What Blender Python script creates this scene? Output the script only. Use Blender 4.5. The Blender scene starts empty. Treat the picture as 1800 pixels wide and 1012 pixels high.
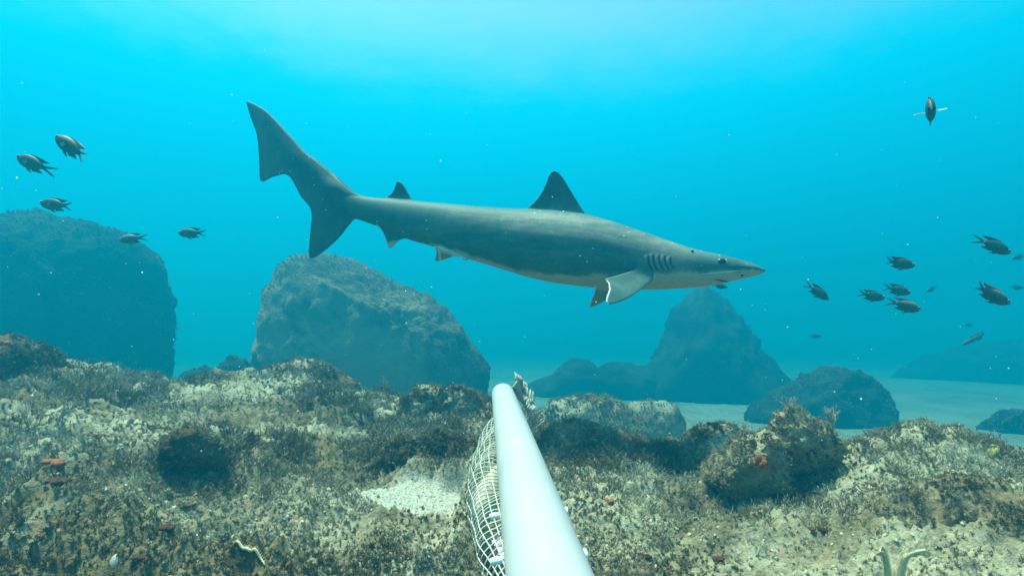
import bpy, bmesh, math, random
import numpy as np
from mathutils import Vector, Matrix

random.seed(7); RNG = np.random.default_rng(7)
scene = bpy.context.scene
COL = scene.collection
R = math.radians

# ------------------------------------------------------------------ camera, world, sun, exposure
CZ = 1.2                                     # camera height over the sand
PITCH = 6.0
F = 900.0                                    # focal length in photograph pixels (1800 wide)
cd = bpy.data.cameras.new('camera'); cam = bpy.data.objects.new('camera', cd); COL.objects.link(cam)
cam.location = (0, 0, CZ); cam.rotation_euler = (R(90 + PITCH), 0, 0)
cd.sensor_width = 36; cd.lens = 18.0; cd.clip_start = 0.02; cd.clip_end = 400
scene.camera = cam

SUN = Vector((-0.26, 0.06, 0.98)).normalized()
world = bpy.data.worlds.new('World'); scene.world = world; world.use_nodes = True
wn, wl = world.node_tree.nodes, world.node_tree.links
wn.clear()
wo = wn.new('ShaderNodeOutputWorld'); bg = wn.new('ShaderNodeBackground'); bgd = wn.new('ShaderNodeBackground')
mxs = wn.new('ShaderNodeMixShader'); sky = wn.new('ShaderNodeTexSky'); tcw = wn.new('ShaderNodeTexCoord')
sep = wn.new('ShaderNodeSeparateXYZ'); mr = wn.new('ShaderNodeMapRange')
sky.sky_type = 'NISHITA'; sky.sun_disc = False
sky.sun_elevation = math.asin(SUN.z); sky.sun_rotation = math.atan2(SUN.x, SUN.y)
bg.inputs['Strength'].default_value = 0.13
# the surface from below: past the critical angle it mirrors deep blue water, above it the sky shows
bgd.inputs['Strength'].default_value = 0.30
wr = wn.new('ShaderNodeValToRGB')
_els = wr.color_ramp.elements; _els.new(0.5)
for _e, (_p, _c) in zip(_els, [(0.0, (0.0, 0.21, 0.42, 1)), (0.5, (0.0, 0.60, 1.12, 1)), (1.0, (0.0, 0.98, 1.45, 1))]):
    _e.position = _p; _e.color = _c
mr2 = wn.new('ShaderNodeMapRange'); mr2.inputs['From Min'].default_value = -0.06; mr2.inputs['From Max'].default_value = 0.42
mr.interpolation_type = 'SMOOTHERSTEP'
mr.inputs['From Min'].default_value = 0.40; mr.inputs['From Max'].default_value = 0.60
wl.new(tcw.outputs['Generated'], sep.inputs[0]); # the ripples blur the rim of the bright window
dv = wn.new('ShaderNodeVectorMath'); dv.operation = 'DIVIDE'; cz3 = wn.new('ShaderNodeCombineXYZ'); mxz = wn.new('ShaderNodeMath'); mxz.operation = 'MAXIMUM'; mxz.inputs[1].default_value = 0.05
wl.new(sep.outputs['Z'], mxz.inputs[0])
for _k in range(3): wl.new(mxz.outputs[0], cz3.inputs[_k])
wl.new(tcw.outputs['Generated'], dv.inputs[0]); wl.new(cz3.outputs[0], dv.inputs[1])
rip = wn.new('ShaderNodeTexNoise'); rip.inputs['Scale'].default_value = 3.5; rip.inputs['Detail'].default_value = 5; rip.inputs['Roughness'].default_value = 0.65
wl.new(dv.outputs[0], rip.inputs['Vector'])
ma = wn.new('ShaderNodeMath'); ma.operation = 'MULTIPLY_ADD'; ma.inputs[1].default_value = 0.10
mb0 = wn.new('ShaderNodeMath'); mb0.operation = 'SUBTRACT'; mb0.inputs[1].default_value = 0.05
wl.new(sep.outputs['Z'], mb0.inputs[0]); wl.new(rip.outputs[0], ma.inputs[0]); wl.new(mb0.outputs[0], ma.inputs[2])
wl.new(ma.outputs[0], mr.inputs['Value'])
wl.new(sep.outputs['Z'], mr2.inputs['Value']); wl.new(mr2.outputs[0], wr.inputs[0]); wl.new(wr.outputs[0], bgd.inputs['Color'])
wl.new(sky.outputs[0], bg.inputs['Color'])
wl.new(mr.outputs[0], mxs.inputs[0]); wl.new(bgd.outputs[0], mxs.inputs[1]); wl.new(bg.outputs[0], mxs.inputs[2])
wl.new(mxs.outputs[0], wo.inputs['Surface'])

sl = bpy.data.lights.new('sun', 'SUN'); sl.energy = 5.0; sl.angle = R(9); sl.color = (1.0, 0.86, 0.64)
sun = bpy.data.objects.new('sun', sl); COL.objects.link(sun)
sun.rotation_euler = SUN.to_track_quat('Z', 'Y').to_euler(); sun.location = (0, 0, 12)

vs = scene.view_settings
vs.view_transform = 'Standard'; vs.look = 'None'; vs.gamma = 1; vs.use_curve_mapping = False
vs.exposure = 1.68
cy = scene.cycles
cy.volume_bounces = 2; cy.max_bounces = 8; cy.transparent_max_bounces = 16; cy.use_denoising = True

HAZE_DENSITY = 0.33
HAZE_COLOR = (0.001, 0.145, 0.228)
HAZE_ABSORB = (0.10, 0.44, 0.46)
HAZE_G = 0.35

# ------------------------------------------------------------------ helpers
_sp, _cp = math.sin(R(PITCH)), math.cos(R(PITCH))
def ray(px, py):
    a, b = (px - 900) / F, (506 - py) / F
    return Vector((a, _cp - b * _sp, _sp + b * _cp))
def at(px, py, Y):
    d = ray(px, py); return Vector((0, 0, CZ)) + d * (Y / d.y)

def hash3(ix, iy, iz, seed):
    h = (ix.astype(np.uint32) * np.uint32(374761393) + iy.astype(np.uint32) * np.uint32(668265263)
         + iz.astype(np.uint32) * np.uint32(2147483647 - 58) + np.uint32(seed * 7919 + 13))
    h = (h ^ (h >> np.uint32(13))) * np.uint32(1274126177)
    h = (h ^ (h >> np.uint32(16))) * np.uint32(2246822519)
    h = h ^ (h >> np.uint32(15))
    return h.astype(np.float64) / 4294967295.0
def vnoise(x, y, z, seed=0):
    x0, y0, z0 = np.floor(x), np.floor(y), np.floor(z)
    fx, fy, fz = x - x0, y - y0, z - z0
    fx = fx * fx * (3 - 2 * fx); fy = fy * fy * (3 - 2 * fy); fz = fz * fz * (3 - 2 * fz)
    ix, iy, iz = x0.astype(np.int64), y0.astype(np.int64), z0.astype(np.int64)
    r = 0
    for dx in (0, 1):
        wx = fx if dx else 1 - fx
        for dy in (0, 1):
            wy = fy if dy else 1 - fy
            for dz in (0, 1):
                wz = fz if dz else 1 - fz
                r = r + wx * wy * wz * hash3(ix + dx, iy + dy, iz + dz, seed)
    return r * 2 - 1
def vnoise2(x, y, seed=0):
    x0, y0 = np.floor(x), np.floor(y)
    fx, fy = x - x0, y - y0
    fx = fx * fx * (3 - 2 * fx); fy = fy * fy * (3 - 2 * fy)
    ix, iy = x0.astype(np.int64), y0.astype(np.int64); iz = np.zeros_like(ix)
    r = 0
    for dx in (0, 1):
        wx = fx if dx else 1 - fx
        for dy in (0, 1):
            wy = fy if dy else 1 - fy
            r = r + wx * wy * hash3(ix + dx, iy + dy, iz, seed)
    return r * 2 - 1
def sstep(a, b, x):
    t = np.clip((x - a) / (b - a), 0, 1); return t * t * (3 - 2 * t)

def mesh_np(name, V, Fq, smooth=True):
    me = bpy.data.meshes.new(name)
    me.from_pydata([tuple(v) for v in V], [], [tuple(f) for f in Fq]) if len(V) < 20000 else None
    if len(V) >= 20000:
        Fq = np.asarray(Fq, dtype=np.int32); n = Fq.shape[1]
        me.vertices.add(len(V)); me.vertices.foreach_set('co', np.asarray(V, dtype=np.float32).ravel())
        me.loops.add(Fq.size); me.loops.foreach_set('vertex_index', Fq.ravel())
        me.polygons.add(len(Fq)); me.polygons.foreach_set('loop_start', np.arange(len(Fq), dtype=np.int32) * n)
        me.update(calc_edges=True); me.validate()
    if smooth:
        me.polygons.foreach_set('use_smooth', np.ones(len(me.polygons), dtype=bool))
    me.update()
    return me
def link(name, me, mat, parent=None):
    o = bpy.data.objects.new(name, me); COL.objects.link(o)
    if mat and me and not me.materials: me.materials.append(mat)
    if parent: o.parent = parent
    return o
def tag(o, label=None, cat=None, group=None, kind=None):
    for k, v in (('label', label), ('category', cat), ('group', group), ('kind', kind)):
        if v: o[k] = v
    return o
def empty(name, loc, rz=0.0):
    o = bpy.data.objects.new(name, None); COL.objects.link(o)
    o.location = loc; o.rotation_euler = (0, 0, rz); o.empty_display_size = 0.05
    return o
def attr(me, name, arr):
    a = me.attributes.new(name, 'FLOAT', 'POINT'); a.data.foreach_set('value', np.asarray(arr, dtype=np.float32))

class MB:
    def __init__(s): s.v = []; s.f = []
    def loft(s, rings, caps=True):
        n = len(rings[0]); b = len(s.v)
        for r in rings: s.v += [tuple(p) for p in r]
        for i in range(len(rings) - 1):
            for j in range(n):
                k = (j + 1) % n
                s.f.append((b + i * n + j, b + i * n + k, b + (i + 1) * n + k, b + (i + 1) * n + j))
        if caps:
            s.f.append(tuple(b + j for j in range(n))[::-1])
            e = b + (len(rings) - 1) * n; s.f.append(tuple(e + j for j in range(n)))
    def tube(s, pts, rad, sides=5, caps=True):
        pts = [Vector(p) for p in pts]; rings = []
        rad = rad if hasattr(rad, '__len__') else [rad] * len(pts)
        up = Vector((0.13, 0.21, 0.97))
        for i, p in enumerate(pts):
            t = (pts[min(i + 1, len(pts) - 1)] - pts[max(i - 1, 0)])
            if t.length < 1e-9: t = Vector((0, 0, 1))
            t.normalize(); a = t.cross(up)
            if a.length < 1e-3: a = t.cross(Vector((1, 0, 0)))
            a.normalize(); c = t.cross(a)
            rings.append([p + (a * math.cos(2 * math.pi * k / sides) + c * math.sin(2 * math.pi * k / sides)) * rad[i] for k in range(sides)])
        s.loft(rings, caps)
    def ball(s, c, r, nu=8, nv=6, sc=(1, 1, 1)):
        rings = []
        for i in range(1, nv):
            ph = math.pi * i / nv
            rings.append([(c[0] + r * sc[0] * math.sin(ph) * math.cos(2 * math.pi * k / nu), c[1] + r * sc[1] * math.sin(ph) * math.sin(2 * math.pi * k / nu), c[2] + r * sc[2] * math.cos(ph)) for k in range(nu)])
        b = len(s.v); s.loft(rings, False)
        t = len(s.v); s.v.append((c[0], c[1], c[2] + r * sc[2])); s.v.append((c[0], c[1], c[2] - r * sc[2]))
        e = b + (nv - 2) * nu
        for k in range(nu):
            s.f.append((t, b + k, b + (k + 1) % nu)); s.f.append((t + 1, e + (k + 1) % nu, e + k))
    def build(s, name, mat, parent=None, smooth=True):
        me = bpy.data.meshes.new(name); me.from_pydata(s.v, [], s.f); me.update()
        bm = bmesh.new(); bm.from_mesh(me); bmesh.ops.recalc_face_normals(bm, faces=bm.faces); bm.to_mesh(me); bm.free()
        if smooth: me.polygons.foreach_set('use_smooth', [True] * len(me.polygons))
        return link(name, me, mat, parent)

# ------------------------------------------------------------------ materials
def new_mat(name, rough=0.85, spec=0.2):
    m = bpy.data.materials.new(name); m.use_nodes = True
    nt = m.node_tree; b = nt.nodes['Principled BSDF']
    b.inputs['Roughness'].default_value = rough; b.inputs['Specular IOR Level'].default_value = spec
    return m, nt.nodes, nt.links, b
def N(nodes, links, scale, detail=5, rough=0.6, vec=None, dist=0.0):
    n = nodes.new('ShaderNodeTexNoise'); n.inputs['Scale'].default_value = scale
    n.inputs['Detail'].default_value = detail; n.inputs['Roughness'].default_value = rough; n.inputs['Distortion'].default_value = dist
    if vec is not None: links.new(vec, n.inputs['Vector'])
    return n
def ramp(nodes, links, src, stops):
    r = nodes.new('ShaderNodeValToRGB'); els = r.color_ramp.elements
    while len(els) < len(stops): els.new(0.5)
    for e, (p, c) in zip(els, stops):
        e.position = p; e.color = (*c, 1) if len(c) == 3 else c
    links.new(src, r.inputs[0]); return r
def mix(nodes, links, fac, a, b, mode='MIX'):
    m = nodes.new('ShaderNodeMix'); m.data_type = 'RGBA'; m.blend_type = mode
    for sock, v in ((m.inputs[0], fac), (m.inputs[6], a), (m.inputs[7], b)):
        if isinstance(v, (int, float)): sock.default_value = v
        elif isinstance(v, tuple): sock.default_value = (*v, 1)
        else: links.new(v, sock)
    return m.outputs[2]
def mrange(nodes, links, src, a, b, c=0.0, d=1.0):
    m = nodes.new('ShaderNodeMapRange'); m.interpolation_type = 'SMOOTHSTEP'
    for k, v in zip(('From Min', 'From Max', 'To Min', 'To Max'), (a, b, c, d)): m.inputs[k].default_value = v
    links.new(src, m.inputs['Value']); return m.outputs[0]

def rocky_mat(name, pale, mid, dark, scale=1.0, stain=None, bump=0.6, sandattr=False, rust=0.0):
    m, n, l, b = new_mat(name, 0.95, 0.08)
    pos = n.new('ShaderNodeNewGeometry').outputs['Position']
    big = N(n, l, 2.6 * scale, 4, 0.6, pos, 0.4); med = N(n, l, 16 * scale, 6, 0.65, pos, 0.3); fine = N(n, l, 95 * scale, 4, 0.7, pos)
    c1 = ramp(n, l, med.outputs[0], [(0.30, dark), (0.47, mid), (0.66, pale)])
    c2 = ramp(n, l, fine.outputs[0], [(0.34, tuple(v * 0.62 for v in mid)), (0.52, mid), (0.68, tuple(min(1, v * 1.25) for v in pale))])
    c = mix(n, l, 0.45, c1.outputs[0], c2.outputs[0])
    f = mrange(n, l, big.outputs[0], 0.42, 0.62)
    c = mix(n, l, f, c, mix(n, l, 1.0, c, (0.45, 0.38, 0.29), 'MULTIPLY'))
    if rust:
        rn = N(n, l, 7 * scale, 5, 0.7, pos, 0.8)
        c = mix(n, l, mrange(n, l, rn.outputs[0], 0.58, 0.70, 0, rust), c, (0.26, 0.13, 0.06))
    if stain:
        sn = N(n, l, 1.3 * scale, 5, 0.65, pos, 0.6)
        c = mix(n, l, mrange(n, l, sn.outputs[0], 0.46, 0.60, 0, 0.8), c, stain)
    if sandattr:
        at_ = n.new('ShaderNodeAttribute'); at_.attribute_name = 'sand'
        grit = N(n, l, 240, 3, 0.8, pos)
        sc = ramp(n, l, grit.outputs[0], [(0.32, (0.16, 0.15, 0.12)), (0.5, (0.36, 0.345, 0.29)), (0.66, (0.60, 0.58, 0.50))])
        c = mix(n, l, at_.outputs['Fac'], c, sc.outputs[0])
    l.new(c, b.inputs['Base Color'])
    bp = n.new('ShaderNodeBump'); bp.inputs['Strength'].default_value = bump; bp.inputs['Distance'].default_value = 0.012 / scale
    add = n.new('ShaderNodeMath'); l.new(med.outputs[0], add.inputs[0]); l.new(fine.outputs[0], add.inputs[1])
    l.new(add.outputs[0], bp.inputs['Height']); l.new(bp.outputs[0], b.inputs['Normal'])
    return m

PALE, MID, DARK = (0.46, 0.43, 0.31), (0.32, 0.29, 0.20), (0.15, 0.122, 0.08)
M_ground = rocky_mat('algae_reef_rock', PALE, MID, DARK, 1.0, None, 0.7, True, 0.25)
M_rock = rocky_mat('foreground_rock', (0.48, 0.42, 0.30), (0.28, 0.235, 0.155), (0.09, 0.07, 0.045), 1.0, None, 0.7, False, 0.35)
M_rockshade = rocky_mat('shade_darkened_rock', (0.26, 0.20, 0.13), (0.12, 0.085, 0.052), (0.03, 0.02, 0.014), 1.0, None, 0.8, False, 0.3)  # whole rock coloured darker to stand in for shade on its overhanging face
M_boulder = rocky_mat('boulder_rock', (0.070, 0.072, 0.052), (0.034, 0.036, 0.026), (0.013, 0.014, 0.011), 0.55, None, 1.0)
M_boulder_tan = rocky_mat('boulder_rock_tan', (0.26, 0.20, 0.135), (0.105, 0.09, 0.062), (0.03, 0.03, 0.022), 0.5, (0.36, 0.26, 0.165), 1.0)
M_slab = rocky_mat('slab_rock', (0.42, 0.38, 0.29), (0.26, 0.24, 0.18), (0.12, 0.11, 0.08), 0.8)

def sand_mat():
    m, n, l, b = new_mat('pale_sand', 0.96, 0.1)
    pos = n.new('ShaderNodeNewGeometry').outputs['Position']
    a = N(n, l, 1.2, 5, 0.6, pos); f = N(n, l, 60, 4, 0.7, pos)
    c1 = ramp(n, l, a.outputs[0], [(0.35, (0.155, 0.145, 0.115)), (0.6, (0.23, 0.22, 0.175))])
    c2 = ramp(n, l, f.outputs[0], [(0.35, (0.75, 0.75, 0.75)), (0.6, (1, 1, 1))])
    l.new(mix(n, l, 1.0, c1.outputs[0], c2.outputs[0], 'MULTIPLY'), b.inputs['Base Color'])
    w = n.new('ShaderNodeTexWave'); w.inputs['Scale'].default_value = 2.2; w.inputs['Distortion'].default_value = 6; w.inputs['Detail'].default_value = 3
    l.new(pos, w.inputs['Vector'])
    bp = n.new('ShaderNodeBump'); bp.inputs['Strength'].default_value = 0.5; bp.inputs['Distance'].default_value = 0.03
    l.new(w.outputs[0], bp.inputs['Height']); l.new(bp.outputs[0], b.inputs['Normal'])
    return m
M_sand = sand_mat()

def turf_mat(name, cols):
    m, n, l, b = new_mat(name, 0.9, 0.1)
    oi = n.new('ShaderNodeObjectInfo'); pos = n.new('ShaderNodeNewGeometry').outputs['Position']
    k = len(cols)
    r = ramp(n, l, oi.outputs['Random'], [((i + 0.5) / k, c) for i, c in enumerate(cols)])
    big = N(n, l, 6, 4, 0.6, pos)
    c = mix(n, l, mrange(n, l, big.outputs[0], 0.42, 0.62), r.outputs[0], mix(n, l, 1.0, r.outputs[0], (0.46, 0.40, 0.30), 'MULTIPLY'))
    l.new(c, b.inputs['Base Color'])
    b.inputs['Subsurface Weight'].default_value = 0.0
    return m
M_turf_pale = turf_mat('sediment_turf', [(0.30, 0.265, 0.175), (0.41, 0.38, 0.27), (0.48, 0.45, 0.335), (0.36, 0.33, 0.225)])
M_turf_dark = turf_mat('brown_turf', [(0.17, 0.125, 0.075), (0.25, 0.20, 0.125), (0.34, 0.29, 0.19), (0.21, 0.165, 0.10)])

def flat_mat(name, col, rough=0.6, spec=0.3, var=0.25, scale=60, sss=0.0):
    m, n, l, b = new_mat(name, rough, spec)
    tc = n.new('ShaderNodeTexCoord').outputs['Object']
    a = N(n, l, scale, 4, 0.6, tc)
    r = ramp(n, l, a.outputs[0], [(0.3, tuple(v * (1 - var) for v in col)), (0.7, tuple(min(1, v * (1 + var)) for v in col))])
    l.new(r.outputs[0], b.inputs['Base Color'])
    bp = n.new('ShaderNodeBump'); bp.inputs['Strength'].default_value = 0.15; bp.inputs['Distance'].default_value = 0.002
    l.new(a.outputs[0], bp.inputs['Height']); l.new(bp.outputs[0], b.inputs['Normal'])
    return m
M_orange = flat_mat('orange_sponge_flesh', (0.24, 0.075, 0.028), 0.8, 0.1, 0.5, 120)
M_red = flat_mat('dark_red_algae', (0.07, 0.028, 0.018), 0.8, 0.1, 0.5, 120)
M_yellow = flat_mat('yellow_green_sponge_flesh', (0.34, 0.31, 0.10), 0.8, 0.1, 0.3, 120)
M_cream = flat_mat('cream_arm', (0.56, 0.48, 0.30), 0.7, 0.2, 0.25, 300)
M_shell = flat_mat('white_shell', (0.48, 0.46, 0.40), 0.5, 0.3, 0.08, 120)
M_pipe = flat_mat('white_pvc', (0.35, 0.375, 0.385), 0.55, 0.3, 0.07, 14)
M_net = flat_mat('white_netting', (0.40, 0.41, 0.36), 0.7, 0.2, 0.12, 90)
M_tie = flat_mat('pale_plastic', (0.62, 0.78, 0.82), 0.4, 0.4, 0.05, 50)
M_bait = flat_mat('bait_flesh', (0.52, 0.50, 0.38), 0.6, 0.3, 0.3, 60)
M_baitsilver = flat_mat('bait_silver', (0.75, 0.78, 0.78), 0.3, 0.6, 0.15, 60)
M_baitdark = flat_mat('bait_dark', (0.02, 0.022, 0.03), 0.4, 0.5, 0.3, 60)
M_black = flat_mat('black_eye', (0.006, 0.007, 0.008), 0.12, 0.6, 0.1, 30)
M_rim = flat_mat('pale_rim', (0.62, 0.64, 0.60), 0.5, 0.3, 0.1, 60)
M_slit = flat_mat('dark_slit', (0.02, 0.025, 0.025), 0.7, 0.2, 0.1, 60)
M_snow = flat_mat('marine_snow', (0.85, 0.87, 0.85), 0.8, 0.2, 0.1, 30)
_n, _l = M_snow.node_tree.nodes, M_snow.node_tree.links
_t = _n.new('ShaderNodeBsdfTranslucent'); _t.inputs['Color'].default_value = (0.95, 0.95, 0.92, 1); _m = _n.new('ShaderNodeMixShader'); _m.inputs[0].default_value = 0.8
_l.new(_n['Principled BSDF'].outputs[0], _m.inputs[1]); _l.new(_t.outputs[0], _m.inputs[2]); _l.new(_m.outputs[0], _n['Material Output'].inputs['Surface'])
M_hydroid = flat_mat('pale_seaweed', (0.28, 0.265, 0.20), 0.8, 0.1, 0.3, 80)

# ------------------------------------------------------------------ the water (haze box) and the sand floor
me = bpy.data.meshes.new('haze'); bmh = bmesh.new(); bmesh.ops.create_cube(bmh, size=1); bmh.to_mesh(me); bmh.free()
haze = link('haze', me, None); haze['kind'] = 'stuff'
haze.scale = (90, 90, 6.4); haze.location = (0, 10, -2.2 + 3.2)
hm = bpy.data.materials.new('water_haze'); hm.use_nodes = True; hn, hl = hm.node_tree.nodes, hm.node_tree.links; hn.clear()
ho = hn.new('ShaderNodeOutputMaterial'); hv = hn.new('ShaderNodeVolumePrincipled')
hv.inputs['Color'].default_value = (*HAZE_COLOR, 1); hv.inputs['Density'].default_value = HAZE_DENSITY
hv.inputs['Absorption Color'].default_value = (*HAZE_ABSORB, 1); hv.inputs['Anisotropy'].default_value = HAZE_G
hl.new(hv.outputs[0], ho.inputs['Volume']); me.materials.append(hm)

gx = np.concatenate([-np.geomspace(42, 4, 40), np.linspace(-3.9, 3.9, 60), np.geomspace(4, 42, 40)])
gy = np.concatenate([np.linspace(-30, 1.4, 20), np.linspace(1.6, 12, 90), np.geomspace(12.5, 50, 40)])
X, Y = np.meshgrid(gx, gy)
Z = 0.40 + 0.05 * vnoise2(X * 0.5, Y * 0.5, 3) + 0.02 * vnoise2(X * 1.7, Y * 1.7, 4) + 0.006 * vnoise2(X * 6, Y * 6, 5)
nx = len(gx); idx = np.arange(len(gx) * len(gy)).reshape(len(gy), nx)
FQ = np.stack([idx[:-1, :-1], idx[:-1, 1:], idx[1:, 1:], idx[1:, :-1]], -1).reshape(-1, 4)
o = link('sand_floor', mesh_np('sand_floor', np.stack([X, Y, Z], -1).reshape(-1, 3), FQ), M_sand); o['kind'] = 'structure'

# ------------------------------------------------------------------ foreground reef ledge (terrain)
_sky = np.array([(-900, 720), (-200, 690), (0, 690), (130, 664), (200, 672), (300, 682), (340, 668), (400, 664), (470, 655), (530, 650), (590, 660), (640, 680),
                 (700, 686), (760, 690), (860, 706), (960, 755), (1040, 758), (1100, 776), (1180, 785), (1240, 790), (1350, 800), (1500, 800), (1560, 790), (1650, 785),
                 (1750, 800), (1800, 805), (2100, 800), (2800, 820)], float)
_dc = np.array([(-900, 2.2), (0, 2.2), (300, 2.3), (600, 2.25), (860, 2.1), (1000, 1.85), (1300, 1.65), (1500, 1.55), (1800, 1.6), (2800, 1.8)], float)
def ground_base(x, y):
    r = np.hypot(x, y); az = np.clip(np.arctan2(x, np.maximum(y, 1e-3)), -1.15, 1.15)
    px = 900 + F * np.tan(az)
    sy = np.interp(px, _sky[:, 0], _sky[:, 1]); dc = np.interp(px, _dc[:, 0], _dc[:, 1])
    el = np.arctan((506 - sy) / F * np.cos(az)) + R(PITCH)
    zc = np.tan(el) * dc
    t = np.clip((r - 0.55) / (dc - 0.55), 0, None)
    zn = -0.39
    z = zn + (zc - zn) * np.minimum(t, 1) ** 1.15
    over = np.maximum(r - dc, 0)
    z = z - 0.55 * over ** 1.4 * 1.6
    return z
def ground_z(x, y):
    z = ground_base(x, y); r = np.hypot(x, y)
    a = sstep(0.5, 1.2, r)
    wx = x + 0.05 * vnoise2(x * 5, y * 5, 31); wy = y + 0.05 * vnoise2(x * 5, y * 5, 32)
    z = z + 0.048 * a * vnoise2(wx * 2.6, wy * 2.6, 11)
    b = 1 - np.abs(vnoise2(wx * 6.5, wy * 6.5, 12)); z = z + 0.062 * (b - 0.6) * (0.45 + 0.55 * a)
    b = 1 - np.abs(vnoise2(wx * 15, wy * 15, 13)); z = z + 0.026 * (b - 0.6)
    z = z + 0.013 * (1 - 2 * np.abs(vnoise2(wx * 31, wy * 31, 14)))
    z = z + 0.0085 * (0.5 - np.abs(vnoise2(x * 70, y * 70, 15)))  + 0.004 * vnoise2(x * 95, y * 95, 18)
    z = z + 0.0038 * vnoise2(x * 160, y * 160, 16)
    # the smooth pocket of shell sand
    k = sand_mask(x, y)
    zf = ground_base(x, y) + 0.012 * vnoise2(x * 4, y * 4, 21) + 0.003 * vnoise2(x * 150, y * 150, 22) - 0.008
    return CZ + z * (1 - k) + zf * k
def sand_mask(x, y):
    cx_, cy_ = -0.195, 1.12
    d = np.hypot((x - cx_) / 0.15, (y - cy_) / 0.11) + 0.35 * vnoise2(x * 14, y * 14, 41) + 0.2 * vnoise2(x * 40, y * 40, 42)
    return 1 - sstep(0.75, 1.05, d)
na, nr = 900, 640
az = np.linspace(R(-66), R(66), na); rr = np.geomspace(0.34, 4.2, nr)
A, RR = np.meshgrid(az, rr); X = np.sin(A) * RR; Y = np.cos(A) * RR
Z = ground_z(X, Y)
idx = np.arange(na * nr).reshape(nr, na)
FQ = np.stack([idx[:-1, :-1], idx[:-1, 1:], idx[1:, 1:], idx[1:, :-1]], -1).reshape(-1, 4)[:, ::-1]
gm = mesh_np('reef_ground', np.stack([X, Y, Z], -1).reshape(-1, 3), FQ)
attr(gm, 'sand', np.clip(sand_mask(X, Y).ravel() + 0.10 * sstep(0.25, 0.6, vnoise2(X * 4 + 9, Y * 4, 43) * 0.7 + 0.3 * vnoise2(X * 30, Y * 30, 44)).ravel() * sstep(2.0, 1.2, RR).ravel(), 0, 1))
ground = link('reef_ground', gm, M_ground); ground['kind'] = 'structure'

def drop(px, py, y0=0.5, y1=4.0):
    """first point where the ray through a pixel meets the ledge"""
    ts = np.linspace(y0, y1, 900); d = ray(px, py)
    xs = d.x / d.y * ts; zs = CZ + d.z / d.y * ts
    g = ground_z(xs, ts); hit = np.where(zs <= g)[0]
    i = hit[0] if len(hit) else 0
    return Vector((xs[i], ts[i], g[i]))

# ------------------------------------------------------------------ turf (geometry-node instances)
def tuft_mesh(name, nbl, length, width, mat, seed, branch=0):
    rg = random.Random(seed); V, Fc = [], []
    def blade(p, dirv, ln, w, seg=3):
        side = dirv.cross(Vector((rg.uniform(-1, 1), rg.uniform(-1, 1), rg.uniform(-.2, .2))))
        if side.length < 1e-6: side = Vector((1, 0, 0))
        side.normalize(); b = len(V); pts = []
        d = dirv.copy()
        for i in range(seg + 1):
            t = i / seg; ww = w * (1 - 0.75 * t) * 0.5
            V.append(tuple(p - side * ww)); V.append(tuple(p + side * ww)); pts.append((p.copy(), d.copy()))
            d = (d + Vector((rg.uniform(-.35, .35), rg.uniform(-.35, .35), rg.uniform(-.15, .2)))).normalized()
            p = p + d * ln / seg
        for i in range(seg):
            Fc.append((b + 2 * i, b + 2 * i + 1, b + 2 * i + 3, b + 2 * i + 2))
        return pts
    for _ in range(nbl):
        th = rg.uniform(0, 6.283); ti = rg.uniform(0.05, 1.05)
        d = Vector((math.cos(th) * math.sin(ti), math.sin(th) * math.sin(ti), math.cos(ti)))
        p = Vector((math.cos(th), math.sin(th), 0)) * rg.uniform(0, length * 0.35) - Vector((0, 0, length * 0.12))
        pts = blade(p, d, length * rg.uniform(0.6, 1.15), width)
        for _b in range(branch):
            q, dd = rg.choice(pts[1:])
            e = (dd + Vector((rg.uniform(-1, 1), rg.uniform(-1, 1), rg.uniform(-.2, .7)))).normalized()
            blade(q, e, length * rg.uniform(0.2, 0.5), width * 0.7, 2)
    me = bpy.data.meshes.new(name); me.from_pydata(V, [], Fc); me.materials.append(mat); me.update()
    return me
def src(me):
    return bpy.data.objects.new(me.name, me)          # source shape for the instances, not in the scene itself
T_short = src(tuft_mesh('short_turf_clump', 18, 0.0050, 0.0016, M_turf_pale, 1))
T_shortd = src(tuft_mesh('brown_turf_clump', 14, 0.0078, 0.0017, M_turf_dark, 2))
T_bush = src(tuft_mesh('bushy_algae_clump', 11, 0.022, 0.0022, M_turf_dark, 3, 5))
T_bushp = src(tuft_mesh('pale_bushy_clump', 11, 0.019, 0.0022, M_turf_pale, 4, 5))
_g = MB(); _g.ball((0, 0, 0), 0.0035, 6, 4, (1, 0.8, 0.5)); T_grit = bpy.data.objects.new('grit_grain', None)
_gm = bpy.data.meshes.new('grit_grain'); _gm.from_pydata(_g.v, [], _g.f); _gm.materials.append(M_shell); T_grit = src(_gm)

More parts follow.
